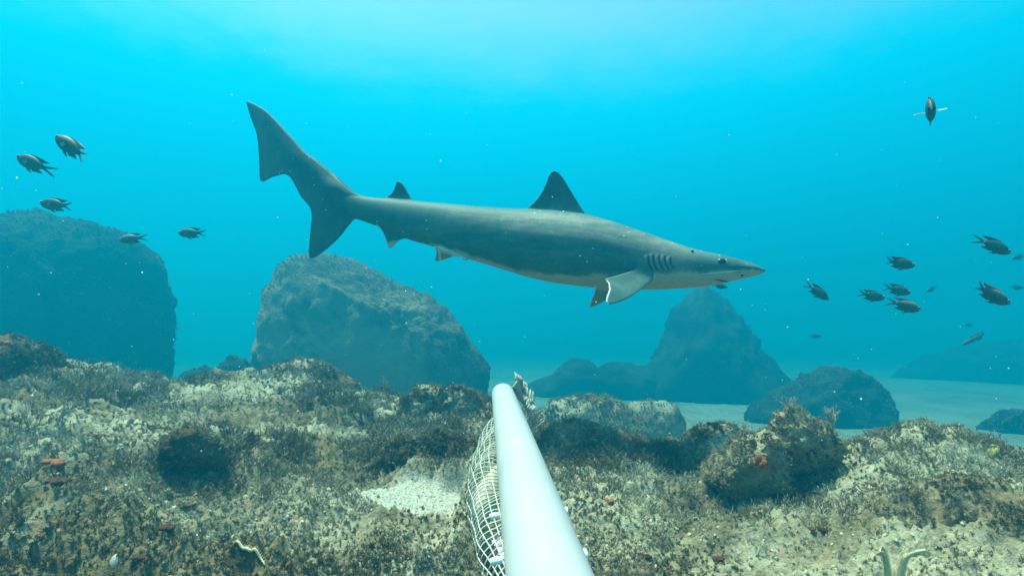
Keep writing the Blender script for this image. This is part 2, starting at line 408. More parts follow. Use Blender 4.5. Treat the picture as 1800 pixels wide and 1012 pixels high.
def crumb_mesh(name, mat, seed):
    bm = bmesh.new(); bmesh.ops.create_icosphere(bm, subdivisions=1, radius=0.0026); rg = random.Random(seed)
    for v in bm.verts: v.co = v.co * rg.uniform(0.45, 1.35); v.co.z *= 0.75
    me = bpy.data.meshes.new(name); bm.to_mesh(me); bm.free(); me.materials.append(mat); return me
T_crumb = src(crumb_mesh('pale_crumb', M_turf_pale, 5)); T_crumbd = src(crumb_mesh('dark_crumb', M_turf_dark, 6))
_trees = {}
def inst_tree(ob):
    if ob.name in _trees: return _trees[ob.name]
    t = bpy.data.node_groups.new('scatter_' + ob.name, 'GeometryNodeTree')
    t.interface.new_socket('Geometry', in_out='INPUT', socket_type='NodeSocketGeometry')
    t.interface.new_socket('Geometry', in_out='OUTPUT', socket_type='NodeSocketGeometry')
    n, l = t.nodes, t.links
    gi = n.new('NodeGroupInput'); go = n.new('NodeGroupOutput'); ip = n.new('GeometryNodeInstanceOnPoints')
    ai = n.new('GeometryNodeObjectInfo'); ai.inputs['Object'].default_value = ob; ai.inputs['As Instance'].default_value = True
    ar = n.new('GeometryNodeInputNamedAttribute'); ar.data_type = 'FLOAT_VECTOR'; ar.inputs['Name'].default_value = 'rot'
    asl = n.new('GeometryNodeInputNamedAttribute'); asl.data_type = 'FLOAT'; asl.inputs['Name'].default_value = 'scl'
    l.new(gi.outputs[0], ip.inputs['Points']); l.new(ai.outputs['Geometry'], ip.inputs['Instance'])
    l.new(ar.outputs['Attribute'], ip.inputs['Rotation']); l.new(asl.outputs['Attribute'], ip.inputs['Scale'])
    l.new(ip.outputs[0], go.inputs[0])
    _trees[ob.name] = t; return t
def scatter(name, P, Nn, S, ob, parent=None):
    P = np.asarray(P, float); Nn = np.asarray(Nn, float)
    Nn = Nn + RNG.normal(0, 0.28, Nn.shape); Nn /= np.linalg.norm(Nn, axis=1)[:, None]
    me = bpy.data.meshes.new(name); me.vertices.add(len(P)); me.vertices.foreach_set('co', P.astype(np.float32).ravel())
    rot = np.stack([np.zeros(len(P)), np.arccos(np.clip(Nn[:, 2], -1, 1)), np.arctan2(Nn[:, 1], Nn[:, 0])], -1)
    a = me.attributes.new('rot', 'FLOAT_VECTOR', 'POINT'); a.data.foreach_set('vector', rot.astype(np.float32).ravel())
    attr(me, 'scl', S); me.update()
    o = link(name, me, None, parent); o['kind'] = 'stuff'
    md = o.modifiers.new('scatter', 'NODES'); md.node_group = inst_tree(ob)
    return o
def ground_points(n, keep, r0=0.5, r1=2.6, power=1.0):
    u = RNG.random(n * 3); r = r0 * (r1 / r0) ** (u ** power); a = RNG.uniform(R(-52), R(52), n * 3)
    x, y = np.sin(a) * r, np.cos(a) * r
    k = keep(x, y, r) > RNG.random(n * 3); x, y, r = x[k][:n], y[k][:n], r[k][:n]
    return np.stack([x, y, ground_z(x, y)], -1), r
flatn = lambda P: np.tile([0, 0, 1.0], (len(P), 1))
clump = lambda x, y, s, sd: sstep(-0.15, 0.45, vnoise2(x * s, y * s, sd) + 0.5 * vnoise2(x * s * 2.7, y * s * 2.7, sd + 1))
P, r = ground_points(60000, lambda x, y, r: (1 - 0.93 * sand_mask(x, y)) * (0.25 + 0.75 * clump(x, y, 5, 51)))
tag(scatter('algae_turf', P, flatn(P), RNG.uniform(0.5, 1.3, len(P)), T_short), 'short pale sediment coated algae turf over the reef floor', 'algae')
P, r = ground_points(18000, lambda x, y, r: (1 - sand_mask(x, y)) * clump(x, y, 4, 61))
tag(scatter('algae_turf', P, flatn(P), RNG.uniform(0.5, 1.3, len(P)), T_shortd), 'short brown algae turf in dark patches of the reef floor', 'algae')
P, r = ground_points(9000, lambda x, y, r: (1 - sand_mask(x, y)) * clump(x, y, 3.3, 71) * sstep(1.05, 1.6, r), 1.0, 2.6)
tag(scatter('bushy_algae', P, flatn(P), RNG.uniform(0.5, 1.25, len(P)), T_bush), 'bushy brown algae along the crest of the ledge', 'algae')
P, r = ground_points(6000, lambda x, y, r: (1 - sand_mask(x, y)) * clump(x, y, 3.9, 81) * sstep(1.0, 1.6, r), 1.0, 2.6)
tag(scatter('bushy_algae', P, flatn(P), RNG.uniform(0.4, 1.2, len(P)), T_bushp), 'bushy pale grey algae along the crest of the ledge', 'algae')
P, r = ground_points(9000, lambda x, y, r: (1 - 0.95 * sand_mask(x, y)) * (0.2 + 0.8 * clump(x, y, 7, 91)), 0.5, 2.3)
tag(scatter('reef_crumbs', P, flatn(P), RNG.uniform(0.3, 1.5, len(P)) ** 1.3, T_crumb), 'pale crumbs of crust and sediment over the reef floor', 'rubble')
P, r = ground_points(5000, lambda x, y, r: (1 - sand_mask(x, y)) * clump(x, y, 6, 95), 0.5, 2.3)
tag(scatter('reef_crumbs', P, flatn(P), RNG.uniform(0.3, 1.6, len(P)) ** 1.3, T_crumbd), 'brown crumbs of crust among the dark turf', 'rubble')
P, r = ground_points(5000, lambda x, y, r: np.clip(sand_mask(x, y) + 0.03, 0, 1), 0.5, 1.9)
tag(scatter('shell_grit', P + [0, 0, 0.001], flatn(P), RNG.uniform(0.25, 0.9, len(P)), T_grit), 'white shell grit lying in the sandy pocket', 'grit')

# ------------------------------------------------------------------ rocks and boulders
def rock(name, poly, depth, thick, mat, label, cat='rock', group=None, sub=5, seed=0, rough=0.10, turf=0, turf_scale=1.0, fine=0.004, pales=0.4, planes=()):
    poly = np.array(poly, float); c = (poly.min(0) + poly.max(0)) / 2
    c3 = at(c[0], c[1], depth)
    ey = Vector((c3.x, c3.y, 0)).normalized(); ex = Vector((ey.y, -ey.x, 0)); pts = []
    for p in poly:
        d_ = ray(p[0], p[1]); o_ = Vector((0, 0, CZ)) - c3; q_ = o_ + d_ * (-o_.dot(ey) / d_.dot(ey)); pts.append((q_.dot(ex), 0.0, q_.z))
    pts = np.array(pts)
    th = np.arctan2(pts[:, 2], pts[:, 0]); rad = np.hypot(pts[:, 0], pts[:, 2]); od = np.argsort(th); th, rad = th[od], rad[od]
    th = np.concatenate([th - 2 * np.pi, th, th + 2 * np.pi]); rad = np.concatenate([rad] * 3)
    bm = bmesh.new(); bmesh.ops.create_icosphere(bm, subdivisions=sub, radius=1.0)
    V = np.array([v.co[:] for v in bm.verts]); Fc = np.array([[v.index for v in f.verts] for f in bm.faces]); bm.free()
    ang = np.arctan2(V[:, 2], V[:, 0]); rho = np.interp(ang, th, rad)
    for _ in range(1): pass
    Rm = rad.mean()
    # squarer depth profile than a ball so that faces read as rock faces
    D = V.copy(); hr = np.hypot(V[:, 0], V[:, 2])
    k = np.power(np.clip(hr, 1e-6, 1), 0.80) / np.clip(hr, 1e-6, 1)
    blend = Rm + (rho - Rm) * sstep(0.05, 0.5, hr)
    P = np.stack([D[:, 0] * k * blend, np.sign(V[:, 1]) * np.abs(V[:, 1]) ** 0.85 * thick * np.where(V[:, 1] < 0, 0.42, 1.0), D[:, 2] * k * blend], -1)
    for (pn, fr) in planes:                       # flat broken faces
        pn = np.array(pn, float); pn /= np.linalg.norm(pn); h_ = P @ pn; lim = fr * h_.max()
        P = P - np.maximum(h_ - lim, 0)[:, None] * pn * 0.92
    s = 1.0 / Rm; Q = P * s + seed * 3.7
    n1 = vnoise(Q[:, 0] * 1.3, Q[:, 1] * 1.3, Q[:, 2] * 1.3, seed + 1)
    n2 = 0.5 - np.abs(vnoise(Q[:, 0] * 3.1, Q[:, 1] * 3.1, Q[:, 2] * 3.1, seed + 2))
    n3 = vnoise(Q[:, 0] * 7.3, Q[:, 1] * 7.3, Q[:, 2] * 7.3, seed + 3)
    n4 = vnoise(Q[:, 0] * 17, Q[:, 1] * 17, Q[:, 2] * 17, seed + 4)
    dirn = P / np.linalg.norm(P, axis=1)[:, None]
    disp = Rm * rough * (0.45 * n1 + 0.7 * (n2 - 0.3) + 0.40 * n3 + 0.22 * n4 - 0.25)
    W = P * 1.0; fs = 90.0 if depth < 2.4 else 28.0
    n5 = vnoise(W[:, 0] * fs, W[:, 1] * fs, W[:, 2] * fs, seed + 5); n6 = vnoise(W[:, 0] * fs * 2.2, W[:, 1] * fs * 2.2, W[:, 2] * fs * 2.2, seed + 6)
    disp = disp + fine * (n5 + 0.6 * n6)
    P = P + dirn * disp[:, None]
    me = mesh_np(name, P, Fc)
    o = link(name, me, mat); o.location = c3; o.rotation_euler = (0, 0, math.atan2(ex.y, ex.x))
    tag(o, label, cat, group)
    if turf:
        nr_ = np.zeros(len(P) * 3, dtype=np.float32); me.vertices.foreach_get('normal', nr_); nr_ = nr_.reshape(-1, 3)
        w = (np.clip(nr_[:, 2] + 0.25, 0, 1) + 0.16) * (0.08 + sstep(-0.2, 0.4, n3 + 0.5 * n1))
        for nm, ob, cnt, sc in (('algae_turf', T_shortd, int(turf * (1 - pales)), 1.0), ('algae_turf', T_short, int(turf * pales), 1.0), ('bushy_algae', T_bush, int(turf * 0.06), 0.55)):
            i = RNG.choice(len(P), size=cnt, p=w / w.sum())
            jit = RNG.normal(0, 0.002, (cnt, 3))
            scatter(nm, P[i] + jit, nr_[i], RNG.uniform(0.5, 1.2, cnt) * turf_scale * sc, ob, o)
    return o
BG = 'large boulders standing on the sand behind the ledge'
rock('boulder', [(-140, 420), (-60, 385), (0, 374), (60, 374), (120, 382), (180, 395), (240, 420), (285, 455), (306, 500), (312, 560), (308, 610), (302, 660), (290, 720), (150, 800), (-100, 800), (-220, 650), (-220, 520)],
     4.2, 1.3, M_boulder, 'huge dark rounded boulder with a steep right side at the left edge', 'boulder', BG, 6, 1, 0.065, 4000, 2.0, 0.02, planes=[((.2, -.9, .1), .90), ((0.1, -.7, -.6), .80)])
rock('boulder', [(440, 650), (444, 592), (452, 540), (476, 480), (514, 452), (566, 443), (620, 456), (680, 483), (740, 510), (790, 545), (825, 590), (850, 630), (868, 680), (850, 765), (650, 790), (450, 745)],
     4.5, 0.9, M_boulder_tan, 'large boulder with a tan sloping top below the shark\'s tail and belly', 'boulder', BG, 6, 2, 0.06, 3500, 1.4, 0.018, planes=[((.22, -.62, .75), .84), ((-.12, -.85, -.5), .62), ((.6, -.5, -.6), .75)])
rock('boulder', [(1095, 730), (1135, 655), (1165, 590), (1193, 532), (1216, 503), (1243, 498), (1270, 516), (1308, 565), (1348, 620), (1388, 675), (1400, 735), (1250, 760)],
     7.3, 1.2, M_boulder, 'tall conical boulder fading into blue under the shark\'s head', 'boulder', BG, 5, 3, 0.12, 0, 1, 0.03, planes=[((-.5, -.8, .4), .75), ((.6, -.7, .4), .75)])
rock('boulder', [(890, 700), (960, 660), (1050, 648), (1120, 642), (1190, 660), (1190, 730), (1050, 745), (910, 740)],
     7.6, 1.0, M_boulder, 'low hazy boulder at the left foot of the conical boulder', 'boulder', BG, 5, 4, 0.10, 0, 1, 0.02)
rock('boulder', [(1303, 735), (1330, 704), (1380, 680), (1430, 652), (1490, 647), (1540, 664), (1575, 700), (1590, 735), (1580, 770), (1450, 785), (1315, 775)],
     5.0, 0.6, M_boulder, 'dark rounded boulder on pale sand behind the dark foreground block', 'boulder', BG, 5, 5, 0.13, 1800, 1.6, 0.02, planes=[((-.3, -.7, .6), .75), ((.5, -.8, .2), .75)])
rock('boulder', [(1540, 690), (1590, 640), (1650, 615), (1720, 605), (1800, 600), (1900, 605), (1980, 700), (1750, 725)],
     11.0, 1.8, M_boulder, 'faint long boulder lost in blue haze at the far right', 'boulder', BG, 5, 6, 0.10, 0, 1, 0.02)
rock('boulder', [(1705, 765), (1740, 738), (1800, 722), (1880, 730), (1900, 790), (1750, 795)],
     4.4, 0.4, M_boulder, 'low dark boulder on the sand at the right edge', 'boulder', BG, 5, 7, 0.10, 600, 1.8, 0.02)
rock('rock', [(303, 672), (315, 655), (345, 645), (380, 648), (388, 670), (345, 790)], 4.0, 0.2, M_boulder, 'low dark rock on sand at the foot of the left boulder', 'rock', None, 5, 9, 0.10, 300, 1.6, 0.012)
rock('rock', [(372, 665), (383, 637), (405, 622), (430, 628), (444, 650), (442, 678), (395, 790)], 3.9, 0.22, M_boulder, 'small rounded rock against the left foot of the tan boulder', 'rock', None, 5, 10, 0.12, 400, 1.6, 0.012)
rock('rock', [(920, 755), (950, 718), (1000, 700), (1060, 697), (1100, 715), (1120, 745), (1110, 830), (960, 830)], 3.0, 0.35, M_rock, 'weedy rock beyond the ledge just right of the pole tip', 'rock', None, 5, 11, 0.12, 3000, 1.6, 0.01)
rock('rock', [(1085, 765), (1096, 716), (1150, 704), (1190, 712), (1200, 780), (1190, 850), (1090, 850)], 3.15, 0.3, M_slab, 'flat topped pale brown slab beside pale sand', 'rock', None, 5, 12, 0.05, 900, 1.2, 0.008)

FG = 'weed covered rocks on the reef ledge'
rock('rock', [(-90, 640), (-40, 600), (0, 585), (40, 590), (80, 605), (110, 630), (132, 658), (128, 690), (108, 735), (60, 770), (-80, 800)], 1.55, 0.26, M_rockshade, 'shaggy mound of rock with a dark hollow side at the left edge', 'rock', FG, 6, 21, 0.16, 3800, planes=[((.35, -.75, -.6), .42)])
rock('rock', [(276, 805), (282, 772), (300, 754), (330, 748), (365, 758), (390, 778), (397, 812), (388, 845), (340, 856), (292, 846)], 1.12, 0.07, M_rockshade, 'small round rock with a nearly black shaded front, alone on the left floor', 'rock', FG, 5, 22, 0.14, 700, 0.7, pales=0.5, planes=[((0, -.8, -.62), .38)])
rock('rock', [(1350, 750), (1360, 728), (1390, 716), (1430, 735), (1455, 742), (1472, 775), (1499, 795), (1485, 822), (1440, 840), (1400, 860), (1368, 810)], 1.22, 0.085, M_rock, 'upright jagged block of rock with a dark overhanging face', 'rock', FG, 6, 23, 0.26, 1500, 0.8, planes=[((.35, -.72, -.62), .30), ((-.6, -.7, .3), .75)])
rock('rock', [(1220, 830), (1260, 795), (1310, 770), (1350, 757), (1378, 775), (1397, 815), (1392, 855), (1340, 880), (1280, 872)], 1.19, 0.085, M_rock, 'sloping rock bearing an orange sponge below the jagged block', 'rock', FG, 6, 24, 0.16, 1600, 0.8, pales=0.75, planes=[((.3, -.85, -.3), .6), ((-.55, -.45, .7), .42), ((.9, -.35, .1), .75)])
rock('rock', [(1181, 825), (1193, 780), (1220, 755), (1260, 745), (1300, 755), (1322, 790), (1300, 830), (1220, 845)], 1.55, 0.12, M_rock, 'bushy rounded rock left of the orange sponge rock', 'rock', FG, 6, 25, 0.12, 2600, 0.9, pales=0.6)
rock('rock', [(1480, 815), (1510, 778), (1560, 757), (1650, 745), (1720, 773), (1790, 800), (1870, 850), (1820, 920), (1600, 900), (1490, 860)], 1.32, 0.22, M_rock, 'broad rounded mound of turfed rock at the right edge', 'rock', FG, 6, 26, 0.10, 5200, 0.9, pales=0.6)
rock('rock', [(1430, 985), (1475, 905), (1560, 862), (1660, 846), (1800, 868), (1920, 900), (1940, 1080), (1600, 1090), (1460, 1060)], 0.92, 0.17, M_rock, 'low ledge of rock with a dark recess in the bottom right corner', 'rock', FG, 6, 27, 0.14, 3000, 0.8, pales=0.75, planes=[((-.3, -.75, -.6), .42), ((0, -.5, .85), .85)])
rock('rock', [(655, 820), (690, 775), (740, 765), (800, 768), (850, 785), (870, 835), (800, 852), (740, 842), (690, 838)], 1.34, 0.09, M_rockshade, 'dark undercut ledge behind the white sand pocket', 'rock', FG, 6, 28, 0.18, 2000, 0.9, pales=0.4, planes=[((0, -.75, -.65), .42)])
rock('rock', [(940, 800), (958, 757), (1000, 742), (1050, 745), (1090, 767), (1096, 805), (1050, 840), (960, 845)], 1.5, 0.12, M_rock, 'weedy rounded rock just right of the white pole', 'rock', FG, 6, 29, 0.15, 2600, 0.9, pales=0.55)
rock('rock', [(405, 700), (440, 662), (500, 641), (560, 638), (600, 655), (645, 690), (600, 730), (450, 730)], 2.05, 0.22, M_rock, 'rounded crest of turfed rock on the skyline in front of the tan boulder', 'rock', FG, 6, 30, 0.12, 3000, 1.0, pales=0.5)
rock('rock', [(690, 720), (720, 690), (780, 680), (840, 695), (860, 740), (800, 770), (720, 760)], 1.8, 0.14, M_rock, 'shaggy brown hump of weed rock left of the pole tip', 'rock', FG, 6, 31, 0.16, 2600, 1.0, pales=0.3)

# ------------------------------------------------------------------ shark
SH_Y, SH_YAW = 1.55, R(-8.0)                # depth of its middle and how its head swings towards the camera
sh_c = at(890, 420, SH_Y)
ux, uv = Vector((math.cos(SH_YAW), math.sin(SH_YAW), 0)), Vector((-math.sin(SH_YAW), math.cos(SH_YAW), 0))
def bend(u):
    return 0.22 * max(0.0, -u - 0.25) ** 2 - 0.10 * max(0.0, u - 0.35) ** 2
def sp(px, py, v=0.0):
    """a traced pixel on the shark's own middle surface (v = metres to its left, away from the camera)"""
    d = ray(px, py); o = Vector((0, 0, CZ)) - sh_c
    vv = v
    for _ in range(6):
        t = (vv - o.dot(uv)) / d.dot(uv); q = o + d * t; u = q.dot(ux)
        vv = v + bend(u)
    return Vector((q.dot(ux), vv, q.z))
ST = [(1346, 474, 478, 1.5), (1341, 471.5, 481, 1.45), (1332, 467, 484, 1.4), (1322, 463, 486.5, 1.35), (1300, 456, 491, 1.2), (1279, 450.8, 495.5, 1.12), (1262, 447, 499.5, 1.05), (1240, 442.5, 503.5, 1.0), (1217, 437, 505.8, 0.95),
      (1187, 427.5, 507.4, 0.9), (1150, 414.5, 509, 0.86), (1126, 406, 509.3, 0.84), (1080, 391, 508, 0.82), (1034, 378, 504.5, 0.80), (972, 371, 497, 0.78), (925, 368.5, 486.5, 0.77), (900, 367.6, 478.5, 0.77),
      (850, 364.5, 463, 0.76), (815, 361.5, 453, 0.75), (766, 357, 434, 0.72), (725, 353.5, 423, 0.68), (700, 351.5, 414, 0.65), (663, 348.5, 397, 0.62), (640, 346, 389, 0.6), (622, 341, 383.5, 0.56), (600, 327, 370, 0.42), (580, 310, 348, 0.30), (560, 295, 326, 0.2)]
def dens(tab, n):
    t = np.array(tab); x = t[:, 0]; s = np.concatenate([[0], np.cumsum(np.abs(np.diff(x)))]); q = np.linspace(0, s[-1], n)
    out = [np.interp(q, s, t[:, k]) for k in range(t.shape[1])]
    for k in (1, 2, 3):
        a = out[k]; a2 = a.copy(); a2[1:-1] = (a[:-2] + 2 * a[1:-1] + a[2:]) / 4; out[k] = a2
    return np.stack(out, -1)
mb = MB(); rings = []
for (x, yt, yb, wr) in dens(ST, 110):
    a, b = sp(x, yt), sp(x, yb); c = (a + b) / 2; h = (a.z - b.z) / 2; w = h * wr; ring = []
    for k in range(40):
        th = 2 * math.pi * k / 40; cs, sn = math.cos(th), math.sin(th)
        e = 0.92
        ring.append((c.x, c.y + w * math.copysign(abs(cs) ** e, cs), c.z + h * math.copysign(abs(sn) ** e, sn)))
    rings.append(ring)
mb.loft(rings)
def finloft(secs, tmax, n=14, vfix=0.0):
    """secs: (lead px, lead py, trail px, trail py, v, thickness scale)"""
    rs = []
    for (lx, ly, tx, ty, v, ts) in secs:
        a, b = sp(lx, ly, v), sp(tx, ty, v); top, bot = [], []
        for i in range(n + 1):
            c = i / n; p = a.lerp(b, c)
            t = max(0.0030, tmax * ts * 1.9 * (math.sqrt(c + 0.012) - c * 0.99 - 0.08 * c * (1 - c)))
            if i in (0, n): t = 0.0026
            top.append((p.x, p.y - t, p.z)); bot.append((p.x, p.y + t, p.z))
        rs.append(top + bot[::-1])
    mb.loft(rs)
finloft([(1036, 392, 918, 386, 0, 1.5), (1027, 372, 925, 367.5, 0, 1.15), (1021, 364, 928, 365, 0, 1), (1012, 349, 944, 350, 0, .9), (1003, 334, 954, 335, 0, .8), (995, 321, 960, 322, 0, .7), (988, 310, 964, 310, 0, .6), (981, 303, 968, 303.5, 0, .5), (975, 300, 972, 300.5, 0, .4)], 0.010)
finloft([(730, 364, 672, 358, 0, 1.4), (724, 351, 674, 350, 0, 1), (717, 338, 688, 340, 0, .8), (711, 327, 693, 332, 0, .7), (706, 321.5, 696, 323, 0, .6), (701, 318.5, 698, 319, 0, .5)], 0.007)
finloft([(718, 408, 663, 386, 0, 1.4), (713, 419, 665, 397, 0, 1), (702, 422, 674, 411, 0, .8), (694, 430, 679, 424, 0, .7), (686, 437, 682.5, 437, 0, .5)], 0.007)
finloft([(828, 448, 766, 424, -.022, 1.4), (824, 457, 770, 436, -.034, 1), (818, 458, 790, 441, -.044, .8), (812, 456, 798, 446, -.05, .7)], 0.006)
finloft([(826, 446, 762, 424, .018, 1.4), (812, 455, 766, 436, .03, 1), (802, 450, 767, 444, .04, .8), (785, 455, 765.5, 453, .05, .7), (770, 459.5, 764.5, 459.5, .056, .5)], 0.006)
finloft([(1160, 488, 1128, 462, -.03, 2.0), (1150, 491, 1126, 471, -.066, 1.2), (1137, 500, 1095, 480.5, -.088, 1), (1123, 512, 1062, 490, -.108, .9), (1110, 521, 1069, 498, -.122, .8), (1097, 528, 1070.5, 509, -.134, .7), (1083, 533, 1066, 521, -.144, .6), (1071, 536, 1064.5, 530, -.15, .5)], 0.008)
finloft([(1110, 490, 1060, 488, .03, 1.8), (1096, 508, 1047, 505, .06, 1), (1080, 520, 1043, 516, .09, .8), (1062, 530, 1038, 530, .11, .7), (1046, 538, 1034, 541, .125, .5)], 0.008)
CAU = [(640, 345, 642, 389.5, .5), (626, 340, 625, 384.5, .45), (612, 328, 611, 399, .38), (600, 317, 594, 420, .32), (590, 308, 566, 444, .30), (582, 302, 544, 453, .29), (575, 296, 545, 413, .31), (566, 289, 547, 371, .36), (555, 280, 528, 344, .40),
       (542, 271, 507, 309, .5), (530, 260, 480, 311, .42), (515, 243, 459, 319, .32), (500, 227, 456, 288, .30), (485, 211, 452, 240, .34), (468, 195, 440, 205, .5), (447, 183, 436, 190, .5), (435, 178, 433, 180, .5)]
_C = np.array(CAU); _n = len(_C); _tt = np.linspace(0, _n - 1, 5 * (_n - 1) + 1)
def _cr(t):
    i = min(int(t), _n - 2); f = t - i; p0, p1, p2, p3 = _C[max(i - 1, 0)], _C[i], _C[i + 1], _C[min(i + 2, _n - 1)]
    return 0.5 * (2 * p1 + (p2 - p0) * f + (2 * p0 - 5 * p1 + 4 * p2 - p3) * f * f + (3 * p1 - p0 - 3 * p2 + p3) * f ** 3)
CAU = [tuple(_cr(t)) for t in _tt]
rs = []; nC = 30
for i, (ax, ay, bx_, by_, vc) in enumerate(CAU):
    q = i / (len(CAU) - 1); top, bot = [], []
    amp = 0.022 * (1 - q) ** 1.6 * (0.30 + 0.70 * float(sstep(0.0, 0.22, q))) + 0.0015
    L = math.hypot(ax - bx_, ay - by_)
    for k in range(nC + 1):
        c = k / nC; p = sp(ax + (bx_ - ax) * c, ay + (by_ - ay) * c)
        dpx = (c - vc * 0.55) * L / 17.0
        t = 0.0028 + amp * math.exp(-dpx * dpx) * (1 if 0 < k < nC else 0.0) + 0.0035 * (1 - q) * math.exp(-(dpx / 2.5) ** 2) * (1 if 0 < k < nC else 0)
        top.append((p.x, p.y - t, p.z)); bot.append((p.x, p.y + t, p.z))
    rs.append(top + bot[::-1])
mb.loft(rs)
raw = mb.build('shark', None)
md = raw.modifiers.new('fuse', 'REMESH'); md.mode = 'VOXEL'; md.voxel_size = 0.0026; md.use_smooth_shade = True
md = raw.modifiers.new('soft', 'SMOOTH'); md.iterations = 4; md.factor = 0.5
dg = bpy.context.evaluated_depsgraph_get()
sm = bpy.data.meshes.new_from_object(raw.evaluated_get(dg)); sm.name = 'shark'
bpy.data.objects.remove(raw)
sv = np.zeros(len(sm.vertices) * 3, dtype=np.float32); sm.vertices.foreach_get('co', sv); sv = sv.reshape(-1, 3).astype(float)

def poly_local(pts, v=0.0): return np.array([[*sp(x, y, v)] for x, y in pts])
def dist_poly(P, L):
    d = np.full(len(P), 9.0)
    for a, b in zip(L[:-1], L[1:]):
        ab = b - a; t = np.clip(((P - a) @ ab) / (ab @ ab), 0, 1); d = np.minimum(d, np.linalg.norm(P - (a + t[:, None] * ab), axis=1))
    return d
xz = sv[:, [0, 2]]
BND = poly_local([(1347, 476), (1300, 477), (1233, 481), (1140, 485), (1046, 489), (972, 486), (911, 476), (850, 456), (800, 441), (766, 432), (700, 424), (560, 470)])
zb = np.interp(sv[:, 0], BND[::-1, 0], BND[::-1, 2])
TOPL = poly_local([(s[0], s[1]) for s in ST]); BOTL = poly_local([(s[0], s[2]) for s in ST])
zt = np.interp(sv[:, 0], TOPL[::-1, 0], TOPL[::-1, 2]); zl = np.interp(sv[:, 0], BOTL[::-1, 0], BOTL[::-1, 2])
rel = (sv[:, 2] - zl) / np.maximum(zt - zl, 1e-3)
wob = 0.006 * vnoise(sv[:, 0] * 30, sv[:, 1] * 30, sv[:, 2] * 30, 91) + 0.003 * vnoise(sv[:, 0] * 110, sv[:, 1] * 90, sv[:, 2] * 90, 92)
pale = 1 - sstep(-0.006, 0.007, sv[:, 2] - zb + wob)
fin_under = (sv[:, 1] > 0.035) & (rel < 0.0) & (sv[:, 0] > sp(755, 430).x)
pale = np.where(fin_under, 0.5, pale)
def project(P):
    w = np.array(sh_c) + P[:, :1] * np.array(ux) + P[:, 1:2] * np.array(uv) + P[:, 2:3] * np.array([0, 0, 1.0]) - np.array([0, 0, CZ])
    dpt = w[:, 1] * _cp + w[:, 2] * _sp; upc = -w[:, 1] * _sp + w[:, 2] * _cp
    return np.stack([900 + F * w[:, 0] / dpt, 506 - F * upc / dpt], -1)
def inside(Q, poly):
    r = np.zeros(len(Q), bool); n = len(poly)
    for i in range(n):
        (x1, y1), (x2, y2) = poly[i], poly[(i + 1) % n]
        c = ((y1 > Q[:, 1]) != (y2 > Q[:, 1])) & (Q[:, 0] < (x2 - x1) * (Q[:, 1] - y1) / (y2 - y1 + 1e-9) + x1); r ^= c
    return r
PX = project(sv)
pec = (sv[:, 1] < -0.06) & inside(PX, [(1056, 488), (1092, 478.5), (1130, 469.5), (1150, 476), (1148, 493), (1122, 515), (1095, 532), (1060, 542)])
pale = np.where(pec, 0.12, pale)
u0 = lambda px: sp(px, 430).x
tan = sstep(0.52, 0.66, rel) * (1 - sstep(0.84, 1.0, rel)) * sstep(u0(760), u0(1060), sv[:, 0]) * (1 - 0.75 * sstep(u0(1195), u0(1225), sv[:, 0]))  # streaky light on the upper flank, painted in as tan skin colour
tan = np.maximum(tan, 0.9 * sstep(u0(1110), u0(1150), sv[:, 0]) * (1 - sstep(u0(1185), u0(1222), sv[:, 0])) * sstep(0.2, 0.4, rel) * (1 - sstep(.9, 1, rel)))
streak = vnoise(sv[:, 0] * 7, sv[:, 1] * 20, sv[:, 2] * 60, 93) * 0.55 + vnoise(sv[:, 0] * 26, sv[:, 1] * 40, sv[:, 2] * 110, 94) * 0.30 + vnoise(sv[:, 0] * 70, sv[:, 1] * 70, sv[:, 2] * 90, 96) * 0.25
tan = np.clip(tan * (0.75 + 0.7 * streak) + 0.22 * sstep(0.0, 0.6, streak) * sstep(u0(650), u0(800), sv[:, 0]), 0, 1)
tan = np.where((rel > 1.02) | pec, 0.0, tan)
rim = np.zeros(len(sv))
for pts, v, wd in (([(1061, 490.5), (1066, 494), (1069.5, 498), (1071, 509), (1067, 520), (1064.5, 529), (1068, 536)], -0.125, 0.0045), ):
    L = poly_local(pts, v); d = dist_poly(xz, L[:, [0, 2]]); rim = np.maximum(rim, (1 - sstep(wd * 0.45, wd, d)) * (sv[:, 1] < -0.075))
for pts, wd in (([(767, 436), (766.5, 444), (765, 460)], 0.006), ([(770, 436), (797, 445), (812, 454), (822, 458)], 0.004), ([(665, 397), (674, 411), (679, 424), (683, 437)], 0.004), ([(452, 240), (456, 288), (459, 319)], 0.008), ([(1034, 541), (1040, 520), (1046, 506)], 0.006)):
    d = dist_poly(xz, poly_local(pts)[:, [0, 2]]); rim = np.maximum(rim, 0.7 * (1 - sstep(wd * 0.4, wd, d)) * (rel < 0.12))
rim = np.maximum(rim, 0.0)
